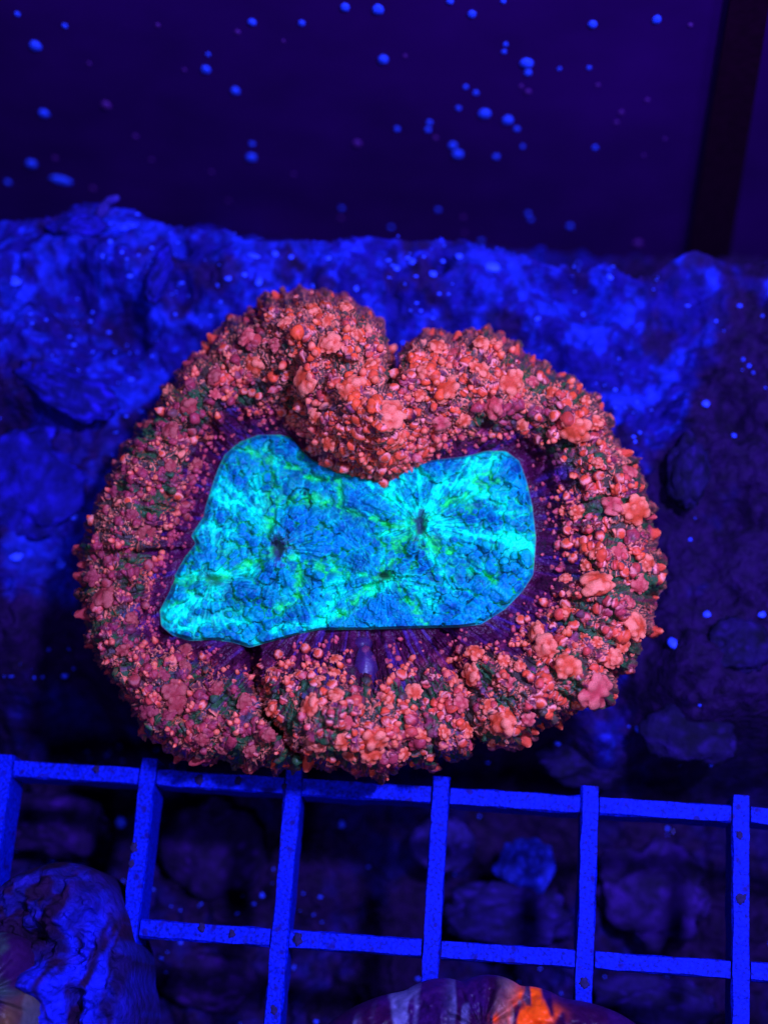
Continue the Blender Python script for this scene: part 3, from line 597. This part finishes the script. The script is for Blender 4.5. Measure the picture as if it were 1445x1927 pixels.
for px, py, d, lab in [
 (33,29,12,'small blue bubble nearest the top left corner of the pane'),(122,51,12,'small blue bubble right of the one in the top left corner'),(67,88,24,'large blue bubble near the upper left edge of the pane'),
 (474,44,17,'blue bubble near the top, left of the centre, above a faint speck'),(568,46,14,'blue bubble near the top between two larger ones'),(649,16,18,'blue bubble at the top edge, left of a larger one'),(711,20,22,'large blue bubble at the top edge in the middle'),
 (392,105,10,'tiny blue bubble just above a large one, upper left'),(388,133,20,'large blue bubble right under a tiny one, upper left'),(443,173,20,'blue bubble below and right of the large one, upper left'),
 (83,215,22,'flattened blue bubble alone near the left edge'),(60,310,24,'flattened blue bubble above the long blue smear'),(15,345,16,'dim blue bubble at the left edge near the rock'),
 (474,273,13,'dim blue bubble above a wider smudge, left of centre'),(473,298,22,'dim blue smudge of a bubble below a smaller one'),
 (846,5,14,'blue bubble cut by the top edge, right of the centre'),(888,29,17,'blue bubble just below two at the top edge'),(946,5,11,'small blue bubble cut by the top edge'),(1114,48,18,'blue bubble near the top, left of its right-hand neighbour'),(1235,39,18,'blue bubble near the top beside the black seam'),
 (951,86,11,'upper of two touching small blue bubbles'),(948,100,11,'lower of two touching small blue bubbles'),(990,121,25,'wide blue bubble on top of a rounder one, upper right'),(993,139,16,'round blue bubble under a wide one, upper right'),
 (1052,132,9,'tiny blue bubble right of the stacked pair'),(1108,130,10,'tiny blue bubble far right of the stacked pair'),(876,166,12,'small blue bubble left and above its twin, above the biggest one'),(895,177,13,'small blue bubble right above the biggest one'),
 (862,206,12,'dim small blue bubble left of the biggest one'),(912,216,25,'biggest round blue bubble on the pane'),(955,228,23,'big round blue bubble right of the biggest one'),(972,245,14,'small blue bubble touching the lower right of a big one'),
 (721,114,21,'blue bubble alone at upper middle of the pane'),(747,245,13,'small blue bubble left of the little cluster'),(808,233,14,'top bubble of the little cluster in the middle'),(805,246,14,'lower bubble of the little cluster in the middle'),
 (852,276,20,'upper of the two large joined bubbles'),(861,292,23,'lower of the two large joined bubbles'),(933,297,15,'blue bubble right of the large joined pair'),(983,278,11,'small dim bubble further right of the large joined pair'),
 (1119,280,13,'lone blue bubble at the right half of the pane'),(824,397,13,'dim blue bubble low on the pane above the rock edge'),(993,404,13,'upper of two dim bubbles low on the pane'),(998,415,12,'lower of two dim bubbles low on the pane'),
 (1072,428,16,'dim blue bubble low on the pane, right of a pair'),(736,430,13,'dim blue bubble just above the rock edge, middle'),(643,394,12,'dim blue bubble low on the pane, left of the middle'),(905,455,13,'dim blue bubble touching the rock edge')]:
    wall_bubble(px, py, d, lab, el=1.0 if d < 22 else 1.1)
FL = ['near the top between two bright bubbles left of centre', 'near the top, right of the leftmost bubbles', 'just below the top, left of the upper bright bubbles', 'wide and oblong, left of the lone upper left bubble', 'alone in the dark left of the centre', 'just above the flattened left bubble over the rock', 'above the end of the blue smear', 'between the blue smear and the worm tube', 'low on the pane left of centre', 'broad, in the very middle of the pane', "low on the pane above the coral's left lobe", 'at the top beside the black strip', 'in the right half below the tiny blue bubbles', 'in the right half, nearest the black strip', 'in the right half, upper of a slanting pair', 'in the right half, lower of a slanting pair', 'just under the little cluster of bubbles', 'low on the pane above a dim blue bubble', 'broad, on the rock edge by the foot of the black strip', 'small, in the upper left between large bubbles', 'small, left of the tiny bubble in the upper left', 'small, just right of the stacked bubbles', 'oblong, under the stacked pair of bubbles', 'low, touching the rock behind the oval shell', 'small, low in the middle of the pane', 'small, low and left above the round rock', 'tiny, left of the middle of the black strip', 'tiny, low beside the black strip', 'tiny, right of the lone bubble at upper middle']
for (px, py, d), fl in zip([(447,63,12),(297,50,10),(533,80,8),(200,200,22),(255,259,12),(104,300,12),(175,357,14),(285,303,10),(398,326,10),(672,272,20),(641,413,12),(1298,50,10),(1124,163,10),(1217,191,11),(1168,214,12),(1159,233,11),(819,262,12),
                  (871,411,12),(1199,460,24),(168,122,9),(347,134,9),(980,165,10),(993,175,14),(873,440,10),(552,330,9),(430,380,9),(1250,264,8),(1210,295,8),(762,108,9)], FL):
    wall_bubble(px, py, d, 'faint violet speck '+fl, faint=True)
wall_bubble(116,341,24,'long slanting blue smear on the pane above the left rock', el=2.3, rot=.5)

# ---- stones, tubes and bright shells lying on the rock
def stone(name, px, py, rx, ry, rz, label, cat, col, seed, sub=4, amp=.22, group=None, rot=0, lift=.3):
    q = on_rock(px, py); V, Fc = ico(sub); n = V.copy()
    V = n*(1+amp*fbm(n[:, 0]*1.7, n[:, 1]*1.7, n[:, 2]*1.7+seed, 4, seed))[:, None]*np.array([rx, ry, rz])/K
    c_, s_ = math.cos(rot), math.sin(rot); V[:, :2] = V[:, :2]@np.array([[c_, s_], [-s_, c_]])
    k = sst(-.5, .7, fbm(n[:, 0]*3, n[:, 1]*3, n[:, 2]*3+seed, 4, seed+3)); cc = mix(np.array(col)*.45, np.array(col), k); cc = mix(cc, np.array(col)*1.8, sst(.2, .7, fbm(n[:, 0]*7, n[:, 1]*7, n[:, 2]*7+seed, 3, seed+5)))
    o = link(name, np_mesh(name, V, Fc, cc), M_ROCK); o.location = (q[0], q[1], q[2]+rz/K*lift); tag(o, label, cat, group); return o
BB, BR, DK = (.006, .005, .18), (.012, .04, .5), (.006, .002, .04)
stone('rounded_rock', 335, 412, 55, 50, 40, 'round blue rock bump on the back edge of the ledge', 'rock', BB, 1)
stone('rounded_rock', 395, 440, 38, 36, 30, 'smaller blue rock bump right of the round one on the edge', 'rock', BB, 2)
stone('flat_rock', 150, 430, 60, 22, 22, 'flat bright blue rock lying along the back left edge', 'rock', BB, 3, rot=.1)
stone('flat_rock', 215, 428, 52, 14, 14, 'long pale blue slab left of the round rock bump', 'rock', BR, 4, rot=.12)
stone('upright_rock', 300, 520, 26, 70, 30, 'upright ridge of blue rock below the round bump', 'rock', BB, 5, rot=-.2)
stone('crusted_rock', 60, 900, 100, 120, 26, 'broad blue crusted rock at the left edge beside the coral', 'rock', BB, 6, amp=.3)
stone('crusted_rock', 120, 735, 110, 46, 24, 'sloping blue rock above the round hollow at the left', 'rock', BB, 7, amp=.3, rot=-.4)
stone('crusted_rock', 1290, 890, 42, 80, 30, 'dim blue rock with bright spots right of the coral', 'rock', DK, 8, amp=.3)
stone('crusted_rock', 1390, 1220, 60, 60, 30, 'dim blue rock at the right edge below the coral', 'rock', DK, 9, amp=.3)
stone('crusted_rock', 1300, 1380, 90, 60, 35, 'large dim blue rock behind the grid at the right', 'rock', DK, 10, amp=.3)
stone('crusted_rock', 1090, 1440, 90, 45, 30, 'dim blue rock just behind the grid under the coral', 'rock', DK, 11, amp=.3)
def tube(name, pts, r, label, cat, matl, group=None, parent=None, n=9, taper=.6):
    pts = np.array(pts, float); t = np.linspace(0, 1, 4*len(pts)); base = np.linspace(0, 1, len(pts))
    C = np.stack([np.interp(t, base, pts[:, k]) for k in range(3)], 1); d = np.gradient(C, axis=0); d /= np.linalg.norm(d, axis=1, keepdims=True)
    a1 = np.cross(d, [.31, .2, .93]); a1 /= np.linalg.norm(a1, axis=1, keepdims=True); a2 = np.cross(d, a1)
    ph = np.linspace(0, 2*np.pi, n, endpoint=False); rr = r*(1-taper*t**2)*(1+.18*noise(t*7, 0*t, 0, len(label or 'x')))
    rr[0] *= .5; rr[-1] *= .4
    V = C[:, None]+rr[:, None, None]*(np.cos(ph)[None, :, None]*a1[:, None]+np.sin(ph)[None, :, None]*a2[:, None])
    o = link(name, np_mesh(name, V.reshape(-1, 3), np.concatenate([grid_faces(len(C), n), np.stack([np.arange(len(C)-1)*n+n-1, np.arange(1, len(C))*n+n-1, np.arange(1, len(C))*n, np.arange(len(C)-1)*n], 1)])), matl)
    if cat: tag(o, label, cat, group)
    if parent: to_parent(o, parent)
    return o
M_TUBE = mat('tube_blue', base=(.02, .01, .22), rough=.8, nscale=8, namt=.4, bump=.5, bscale=20, bdist=.03)
q = on_rock(185, 408); e = q+np.array([.32, .12, .3]); tube('worm_tube', [q, (q+e)/2+[0, .05, .05], e], .075, 'dim blue worm tube sticking up from the back left edge', 'worm tube', M_TUBE)
M_PEB = mat('shell_blue', base=(.02, .085, .8), rough=.7, nscale=9, namt=.45, bump=.6, bscale=14, bdist=.03)
PEB = [(780,492,16,9,'bright blue oval shell piece behind the cleft of the coral'),(745,505,10,8,'small bright shell bit left of the oval one'),(815,516,11,9,'bright blue shell bit right below the oval one'),(834,491,8,9,'little upright shell bit near the back edge'),(925,502,24,14,'wide pale blue patch of shell on the back edge'),
 (1087,496,10,8,'blue shell bit on the very edge, right of the wide patch'),(1147,520,11,11,'round blue shell bit at the right end of the ledge'),(863,483,11,9,'shell bit on the back edge between oval and wide ones'),(490,456,10,9,'top one of the shell bits above the coral, left group'),(477,482,18,7,'long bright shell bit in the left group'),(519,478,11,8,'round shell bit in the left group'),
 (548,484,8,7,'small shell bit right of the left group'),(618,486,8,7,'lone shell bit on the ledge above the red lobe'),(429,523,12,10,'bright square shell bit left above the coral'),(487,530,11,13,'upright bright shell bit just above the coral'),(460,517,9,8,'middle shell bit of three left above the coral'),(412,538,7,5,'tiny shell bit left above the coral'),
 (592,538,9,8,'shell bit touching the top of the coral'),(670,543,7,9,'shell bit right above the top lobe'),(197,482,11,9,'bright square shell bit on the left rock'),(245,518,10,9,'bright shell bit below the left rock edge'),(208,455,8,7,'small shell bit near the pale slab'),(125,431,11,8,'shell bit on the pale flat rock'),(333,437,10,7,'shell bit on the round rock bump'),(410,440,10,12,'shell bit on the smaller rock bump'),
 (30,530,20,14,'bright blue patch at the far left of the rock'),(1097,592,6,6,'tiny shell bit in the dark hollow right of the ledge'),(1010,600,9,6,'shell bit above the right lobe of the coral'),(1327,760,11,10,'lone bright shell bit in the dark at the right'),(1380,820,7,6,'dim shell bit near the right edge'),
 (1290,920,15,12,'bright spot on the dim rock right of the coral'),(1312,880,10,14,'upright bright spot on the dim rock at the right'),(1270,1212,22,14,'wide blue patch beside the lower right of the coral'),(1331,1156,14,9,'blue shell bit above the wide patch'),(1365,1202,11,8,'bright shell bit right of the wide patch'),(1431,1156,12,8,'shell bit cut by the right edge'),
 (1318,1325,8,6,'lone bright shell bit lower right of the coral'),(1200,1372,8,9,'upright shell bit below right of the coral'),(1049,1398,8,8,'top shell bit of three behind the grid'),(1040,1425,6,6,'middle shell bit of three behind the grid'),(1050,1445,6,6,'lowest shell bit of three behind the grid'),(918,1433,7,7,'single shell bit under the coral behind the grid'),
 (122,1270,10,11,'lone bright shell bit in the shade left of the coral'),(226,1402,8,9,'shell bit left end of the row behind the grid'),(295,1408,9,8,'shell bit in the row behind the grid under the coral'),(232,1430,7,6,'lower shell bit left end of the row behind the grid'),(325,1440,7,6,'shell bit close behind the grid bar'),(345,1447,7,6,'last shell bit close behind the grid bar'),
 (140,972,12,11,'bright shell bit on the broad left rock'),(115,1060,14,16,'bright lump low on the broad left rock'),(30,1045,22,18,'ring shaped bright lump at the left edge'),(75,905,14,6,'thin bright streak of shell on the left rock')]
for k, (px, py, rx, ry, lab) in enumerate(PEB):
    q = on_rock(px, py); V, Fc = ico(2); V = V*(1+.3*noise(V[:, 0]*1.7, V[:, 1]*1.7, V[:, 2]*1.7+k, 500+k))[:, None]*np.array([rx, ry, min(rx, ry)*.5])/K*.8
    o = link('shell_fragment', np_mesh('shell_fragment', V, Fc), M_PEB); o.location = q+np.array([0, 0, .01]); o.rotation_euler = (0, 0, rng.uniform(-.4, .4)); tag(o, lab, 'shell fragment', 'bright shell bits on the rock')
# fine sand and specks
VV, FF, off = [], [], 0; Vs, Fs = ico(1)
for _ in range(2600):
    x, y = rng.uniform(-1.5, 12), rng.uniform(-4, 7.6); cl = float(fbm(np.array([x*1.2]), np.array([y*1.2]), 0, 2, 97)[0])
    if cl < .05+.25*rng.random(): continue
    r = rng.uniform(.008, .028)*(1.5 if rng.random() < .1 else 1); z = rock_z(x, y)
    if z < -4: continue
    VV.append(Vs*np.array([r*rng.uniform(.8, 1.8), r, r*.6])+[x, y, z+.005]); FF.append(Fs+off); off += len(Vs)
o = link('sand_specks', np_mesh('sand_specks', np.concatenate(VV), np.concatenate(FF)), M_PEB); tag(o, 'tiny bright blue sand grains scattered over the rock', 'sand', kind='stuff')

# ================================================================== THE GRID
egg = empty('egg_crate_grid', (4, -1, 0)); tag(egg, 'blue plastic egg crate grid with square openings in front of the coral', 'grid')
def bar(a, b, wtop, wbot, h, zt, name='bar', jag=0.012, dim=1):
    """a tapered bar from a to b (top centre line), rough-edged"""
    a = np.array(a, float); b = np.array(b, float); L_ = np.linalg.norm(b-a); d = (b-a)/L_; nrm = np.array([-d[1], d[0]]); n = max(3, int(L_/.10))
    t = np.linspace(0, 1, n); c_ = a+(b-a)*t[:, None]; rings = []
    prof = [(-.5*wbot, -h), (-.5*wtop, -.04), (-.44*wtop, 0), (.44*wtop, 0), (.5*wtop, -.04), (.5*wbot, -h)]
    V = []
    for k, (o_, z_) in enumerate(prof):
        jj = jag*fbm(t*L_*5, t*0+k*7.1, a[0]+a[1]*3, 3, 120); jz = jag*.8*fbm(t*L_*6, t*0+k*3.3, a[0]*2+a[1], 3, 121)
        V.append(np.stack([c_[:, 0]+nrm[0]*(o_+jj), c_[:, 1]+nrm[1]*(o_+jj), zt+z_+jz], 1))
    V = np.stack(V, 1); f = grid_faces(n, 6); cap = [(0, 1, 2, 5), (2, 3, 4, 5)]; m = (n-1)*6
    bt = np.stack([np.arange(n-1)*6+5, np.arange(1, n)*6+5, np.arange(1, n)*6, np.arange(n-1)*6], 1)
    f = np.concatenate([f, bt, np.array([[0, 5, 2, 1], [5, 4, 3, 2]]), np.array([[m, m+1, m+2, m+5], [m+2, m+3, m+4, m+5]])])
    me = np_mesh(name, V.reshape(-1, 3), f, smooth=False)
    o = link(name, me, M_BAR); to_parent(o, egg); return o
S16 = 1.6
for r_ in (0, -1, -2):
    for cidx in range(-2, 8):      # short bars between the long ones
        x0 = cidx*S16; yv = r_*S16
        bar((x0+.105, yv), (x0+S16-.105, yv), .185, .165, .52, -.012)
for cidx in range(-2, 9):
    bar((cidx*S16, .20 if cidx > 0 else .14), (cidx*S16, -2*S16-1.7), .185, .16, .55, .0)
# algae tufts and pits on the bars
M_TUFT = mat('dark_algae', base=(.006, .001, .05), rough=.9, nscale=20, namt=.5)
for k, (px, py, r, lab) in enumerate([(252,1595,9,'dark algae tuft on the left bar of the grid, high up'),(248,1625,7,'small algae tuft just below the high one'),(375,1467,9,'dark algae tuft on the top bar left of the coral rim'),(448,1468,7,'second algae tuft along the top bar'),(182,1447,7,'algae tuft at the top bar far left'),
        (515,1900,8,'dark pit of algae on the second upright bar, near the bottom'),(380,1745,8,'algae tuft hanging on the lower bar'),(437,1757,7,'algae tuft right of the hanging one on the lower bar'),(560,1768,10,'algae clump at the crossing of the lower bar'),(1394,1690,10,'long dark algae pit on the right upright bar'),(1390,1572,7,'small algae tuft high on the right upright bar'),(1098,1850,10,'algae pit under the right lower crossing'),(1265,1565,6,'tiny algae tuft below the top bar at the right'),(535,1480,6,'algae tuft by the second crossing of the top bar')]):
    q = unproj(px, py, .0); V, Fc = ico(3); V = V*(1+.45*fbm(V[:, 0]*2.5, V[:, 1]*2.5, V[:, 2]*2.5+k, 3, 600+k))[:, None]*np.array([r, r*1.25, r*.35])*.8/K
    o = link('algae_tuft', np_mesh('algae_tuft', V, Fc), M_TUFT); o.location = q; tag(o, lab, 'algae', 'algae on the grid bars')

# ---- things on the tank bottom seen through the grid
def low(px, py, z=-2.9): return unproj(px, py, z)
def lowstone(name, px, py, rx, ry, rz, label, cat, col, seed, amp=.25, sub=4, rot=0, z=-2.9):
    q = low(px, py, z); o = stone(name, px, py, rx, ry, rz, label, cat, col, seed, sub, amp, rot=rot); o.location = (q[0], q[1], max(q[2], rock_z(q[0], q[1])+.05)); return o
lowstone('shell', 832, 1590, 72, 62, 22, 'round dim blue shell seen through the grid under the third upright bar', 'shell', (.012, .006, .09), 30, amp=.06)
lowstone('pale_stone', 985, 1632, 60, 56, 30, 'bright speckled blue stone seen through the grid', 'stone', (.008, .02, .30), 31, amp=.3, rot=.7)
lowstone('rubble', 960, 1720, 120, 60, 30, 'dim rubble below the bright speckled stone', 'rubble', (.010, .004, .08), 32, amp=.35)
lowstone('rubble', 1230, 1680, 110, 90, 30, 'dim blue rubble in the right-hand opening of the grid', 'rubble', (.014, .004, .07), 33, amp=.45)
lowstone('rubble', 400, 1600, 110, 100, 40, 'dark violet rubble in the second opening of the grid', 'rubble', (.012, .002, .05), 34, amp=.25)
lowstone('rubble', 390, 1850, 90, 60, 30, 'dark violet rubble low in the second column of the grid', 'rubble', (.012, .002, .05), 35, amp=.25)
lowstone('rubble', 120, 1560, 110, 70, 30, 'dark violet rubble in the leftmost opening of the grid', 'rubble', (.012, .002, .05), 36, amp=.3)
lowstone('rubble', 1240, 1890, 120, 50, 30, 'dim blue rubble at the bottom right below the grid', 'rubble', (.010, .004, .07), 37, amp=.35)
for k, (px, py, r, lab) in enumerate([(485,1608,9,'bright bead under the grid near the second upright bar'),(474,1585,5,'tiny bead above the bright bead under the grid'),(228,1548,12,'bright bead under the grid near the first upright bar'),(182,1543,9,'dimmer bead left of the bright one near the first upright bar'),(332,1560,9,'bead in the upper part of the second opening'),(453,1558,7,'bead in the upper right of the second opening'),
        (643,1551,8,'bead in the third opening near its top'),(1006,1735,7,'white-blue bead below the bright speckled stone'),(1192,1585,9,'streaky bead in the right-hand opening'),(1219,1711,7,'bead in the middle of the right-hand opening'),(1321,1608,5,'tiny bead at the upper right of the right-hand opening'),(394,1830,10,'oval bead below the lower bar'),(556,1825,9,'round bead right under the lower crossing'),(845,1734,8,'dim bead beside the third upright bar')]):
    V, Fc = ico(3); V = V*(1+.15*noise(V[:, 0]*2, V[:, 1]*2, V[:, 2]*2, 700+k))[:, None]*r/K*1.1
    o = link('bead', np_mesh('bead', V, Fc), M_PEB); q = low(px, py, -1.9); o.location = q; zz = rock_z(q[0], q[1])
    q = unproj(px, py, zz+.02) if zz < -1 else q; o.location = q; tag(o, lab, 'bead', 'bright beads on the tank bottom')

# ---- out-of-focus frag at the bottom left
zf = .9
def lump(name, outline_px, zbase, ztop, label, cat, colf, seed, parent=None, amp=.1, n=260, m=90, fold=0, mtl=None):
    """solid mound whose outline passes through the given photo points at height zbase"""
    pl = np.array([unproj(x, y, zbase) for x, y in outline_px])[:, :2]; c_ = pl.mean(0); d = pl-c_
    a = np.arctan2(d[:, 1], d[:, 0]); r = np.hypot(d[:, 0], d[:, 1]); o_ = np.argsort(a); a, r = a[o_], r[o_]
    t = np.linspace(-np.pi, np.pi, n, endpoint=False); R_ = np.interp(t, np.r_[a-2*np.pi, a, a+2*np.pi], np.r_[r, r, r]); k = np.ones(7)/7; R_ = np.convolve(np.r_[R_[-3:], R_, R_[:3]], k, 'valid')
    s_ = np.linspace(0.002, 1, m); T_, S_ = np.meshgrid(t, s_, indexing='ij'); rr = R_[:, None]*S_
    x = c_[0]+rr*np.cos(T_); y = c_[1]+rr*np.sin(T_)
    z = zbase+(ztop-zbase)*np.sqrt(np.clip(1-S_**2.6, 0, 1))
    dz = amp*fbm(x*2.2, y*2.2, seed, 4, seed)+amp*.3*fbm(x*9, y*9, seed, 3, seed+2)+fold*noise(np.cos(T_)*5, np.sin(T_)*5, rr*.6, seed+1)*sst(0, .4, S_)
    z = z+dz*(1-S_**8); bz = np.stack([x[:, -1], y[:, -1], z[:, -1]-1.0], -1)[:, None]
    Pm = np.concatenate([np.stack([x, y, z], -1), bz], 1); cc = colf(x, y, z, S_, T_); cc = np.concatenate([cc, cc[:, -1:]], 1)
    me = np_mesh(name, Pm.reshape(-1, 3), grid_faces(n, m+1, True, True), cc.reshape(-1, 3)); o = link(name, me, mtl or M_ROCK)
    if me.polygons[m*3+m//2].normal.z < 0: me.flip_normals()
    if parent: to_parent(o, parent)
    if cat: tag(o, label, cat)
    return o
def col_frag(x, y, z, s_, t):
    k = sst(-.3, .5, fbm(x*2.4, y*2.4, 0, 4, 141)); c_ = mix(np.array([.010, .001, .022]), np.array([.006, .002, .055]), k)
    q = unproj(145, 1850, .8); g = np.exp(-((x-q[0])/.38)**2-((y-q[1])/.7)**2); c_ = mix(c_, np.array([.006, .01, .2]), sst(.3, .8, fbm(x*6, y*6, 0, 3, 144))*.6)
    return mix(c_, np.array([.006, .015, .42]), np.clip(g*1.7*sst(-.4, .3, fbm(x*6+.5*noise(x*3, y*3, 0, 145), y*1.6, 0, 3, 142)+.1), 0, 1))
frag = lump('frag_rock', [(-120,1700),(0,1690),(60,1640),(120,1622),(190,1640),(228,1700),(245,1760),(258,1850),(262,1960),(250,2100),(60,2150),(-120,2100)], .15, 1.0, 'dark violet frag rock with a bright blue streaked hollow at bottom left', 'frag rock', col_frag, 15, amp=.38)
def col_poly(x, y, z, s_, t):
    k = noise(x*9, y*1.2, 0, 151); c_ = mix(np.array([.025, .005, .05]), np.array([.04, .10, .12]), sst(.05, .6, k)); c_ = mix(c_, np.array([.12, .09, .01]), sst(.35, .8, noise(x*7+3, y*1.5, 0, 152))*.8)
    return mix(c_, np.array([.03, .10, .05]), sst(.1, .6, fbm(x*3, y*3, 0, 3, 153))*.7)
lump('striped_polyp', [(-120,1800),(-40,1770),(20,1755),(58,1775),(70,1840),(78,1930),(70,2050),(-100,2080)], .95, 1.7, 'blurred polyp with brown and green stripes in the bottom left corner', 'polyp', col_poly, 17, amp=.07, fold=.12, mtl=M_FLESH)
# ---- dark coral with an orange patch at the bottom right
def col_br(x, y, z, s_, t):
    k = sst(-.4, .5, fbm(x*2.5, y*2.5, 0, 4, 161)); c_ = mix(np.array([.022, .002, .028]), np.array([.025, .004, .06]), k)
    def g(px, py, sx, sy): q = unproj(px, py, 1.0); return np.exp(-((x-q[0])/sx)**2-((y-q[1])/sy)**2)
    st = sst(-.25, .3, fbm(x*7, y*2.2, 0, 3, 162))
    c_ = mix(c_, np.array([.10, .14, .24]), np.clip((g(752,1905,.16,.3)+g(868,1868,.1,.3)+g(760,1870,.12,.1)+g(640,1925,.2,.08))*st*1.2, 0, .9))
    c_ = mix(c_, np.array([.24, .22, .12]), np.clip(g(962,1905,.13,.35)*st, 0, .85))
    c_ = mix(c_, np.array([1.0, .13, .004]), np.clip((g(1000,1885,.13,.26)*1.6+g(1030,1908,.12,.08)+g(985,1930,.16,.2)*1.2+g(930,1918,.04,.05))*sst(-.45, .1, fbm(x*9, y*3, 0, 3, 163)+.2), 0, 1))
    return c_
lump('dark_coral', [(560,1990),(620,1925),(700,1880),(760,1866),(870,1848),(980,1856),(1060,1880),(1120,1890),(1180,1915),(1230,1960),(1240,2100),(560,2120)], .5, 1.15, 'dark violet coral with a vivid orange patch at the bottom of the picture', 'coral', col_br, 19, amp=.16, fold=.12, n=420, m=130, mtl=M_FLESH)
dep = lambda p: float(-((p-CP)@RM)[..., 2].mean())
print('DEPTH lobe', dep(P[int((ang(700,780)+np.pi)/6.2832*NT), 90]), 'bottom', dep(P[int((ang(700,1350)+np.pi)/6.2832*NT), 90]), 'disc', dep(PD), 'rock', dep(wpt(300, 500)))
print('verts', sum(len(m.vertices) for m in bpy.data.meshes), 'tris', sum(len(o.data.polygons)*(2 if len(o.data.polygons[0].vertices) == 4 else 1) for o in bpy.data.objects if o.type == 'MESH'), 'tentacles', count, 'small', lf_n)
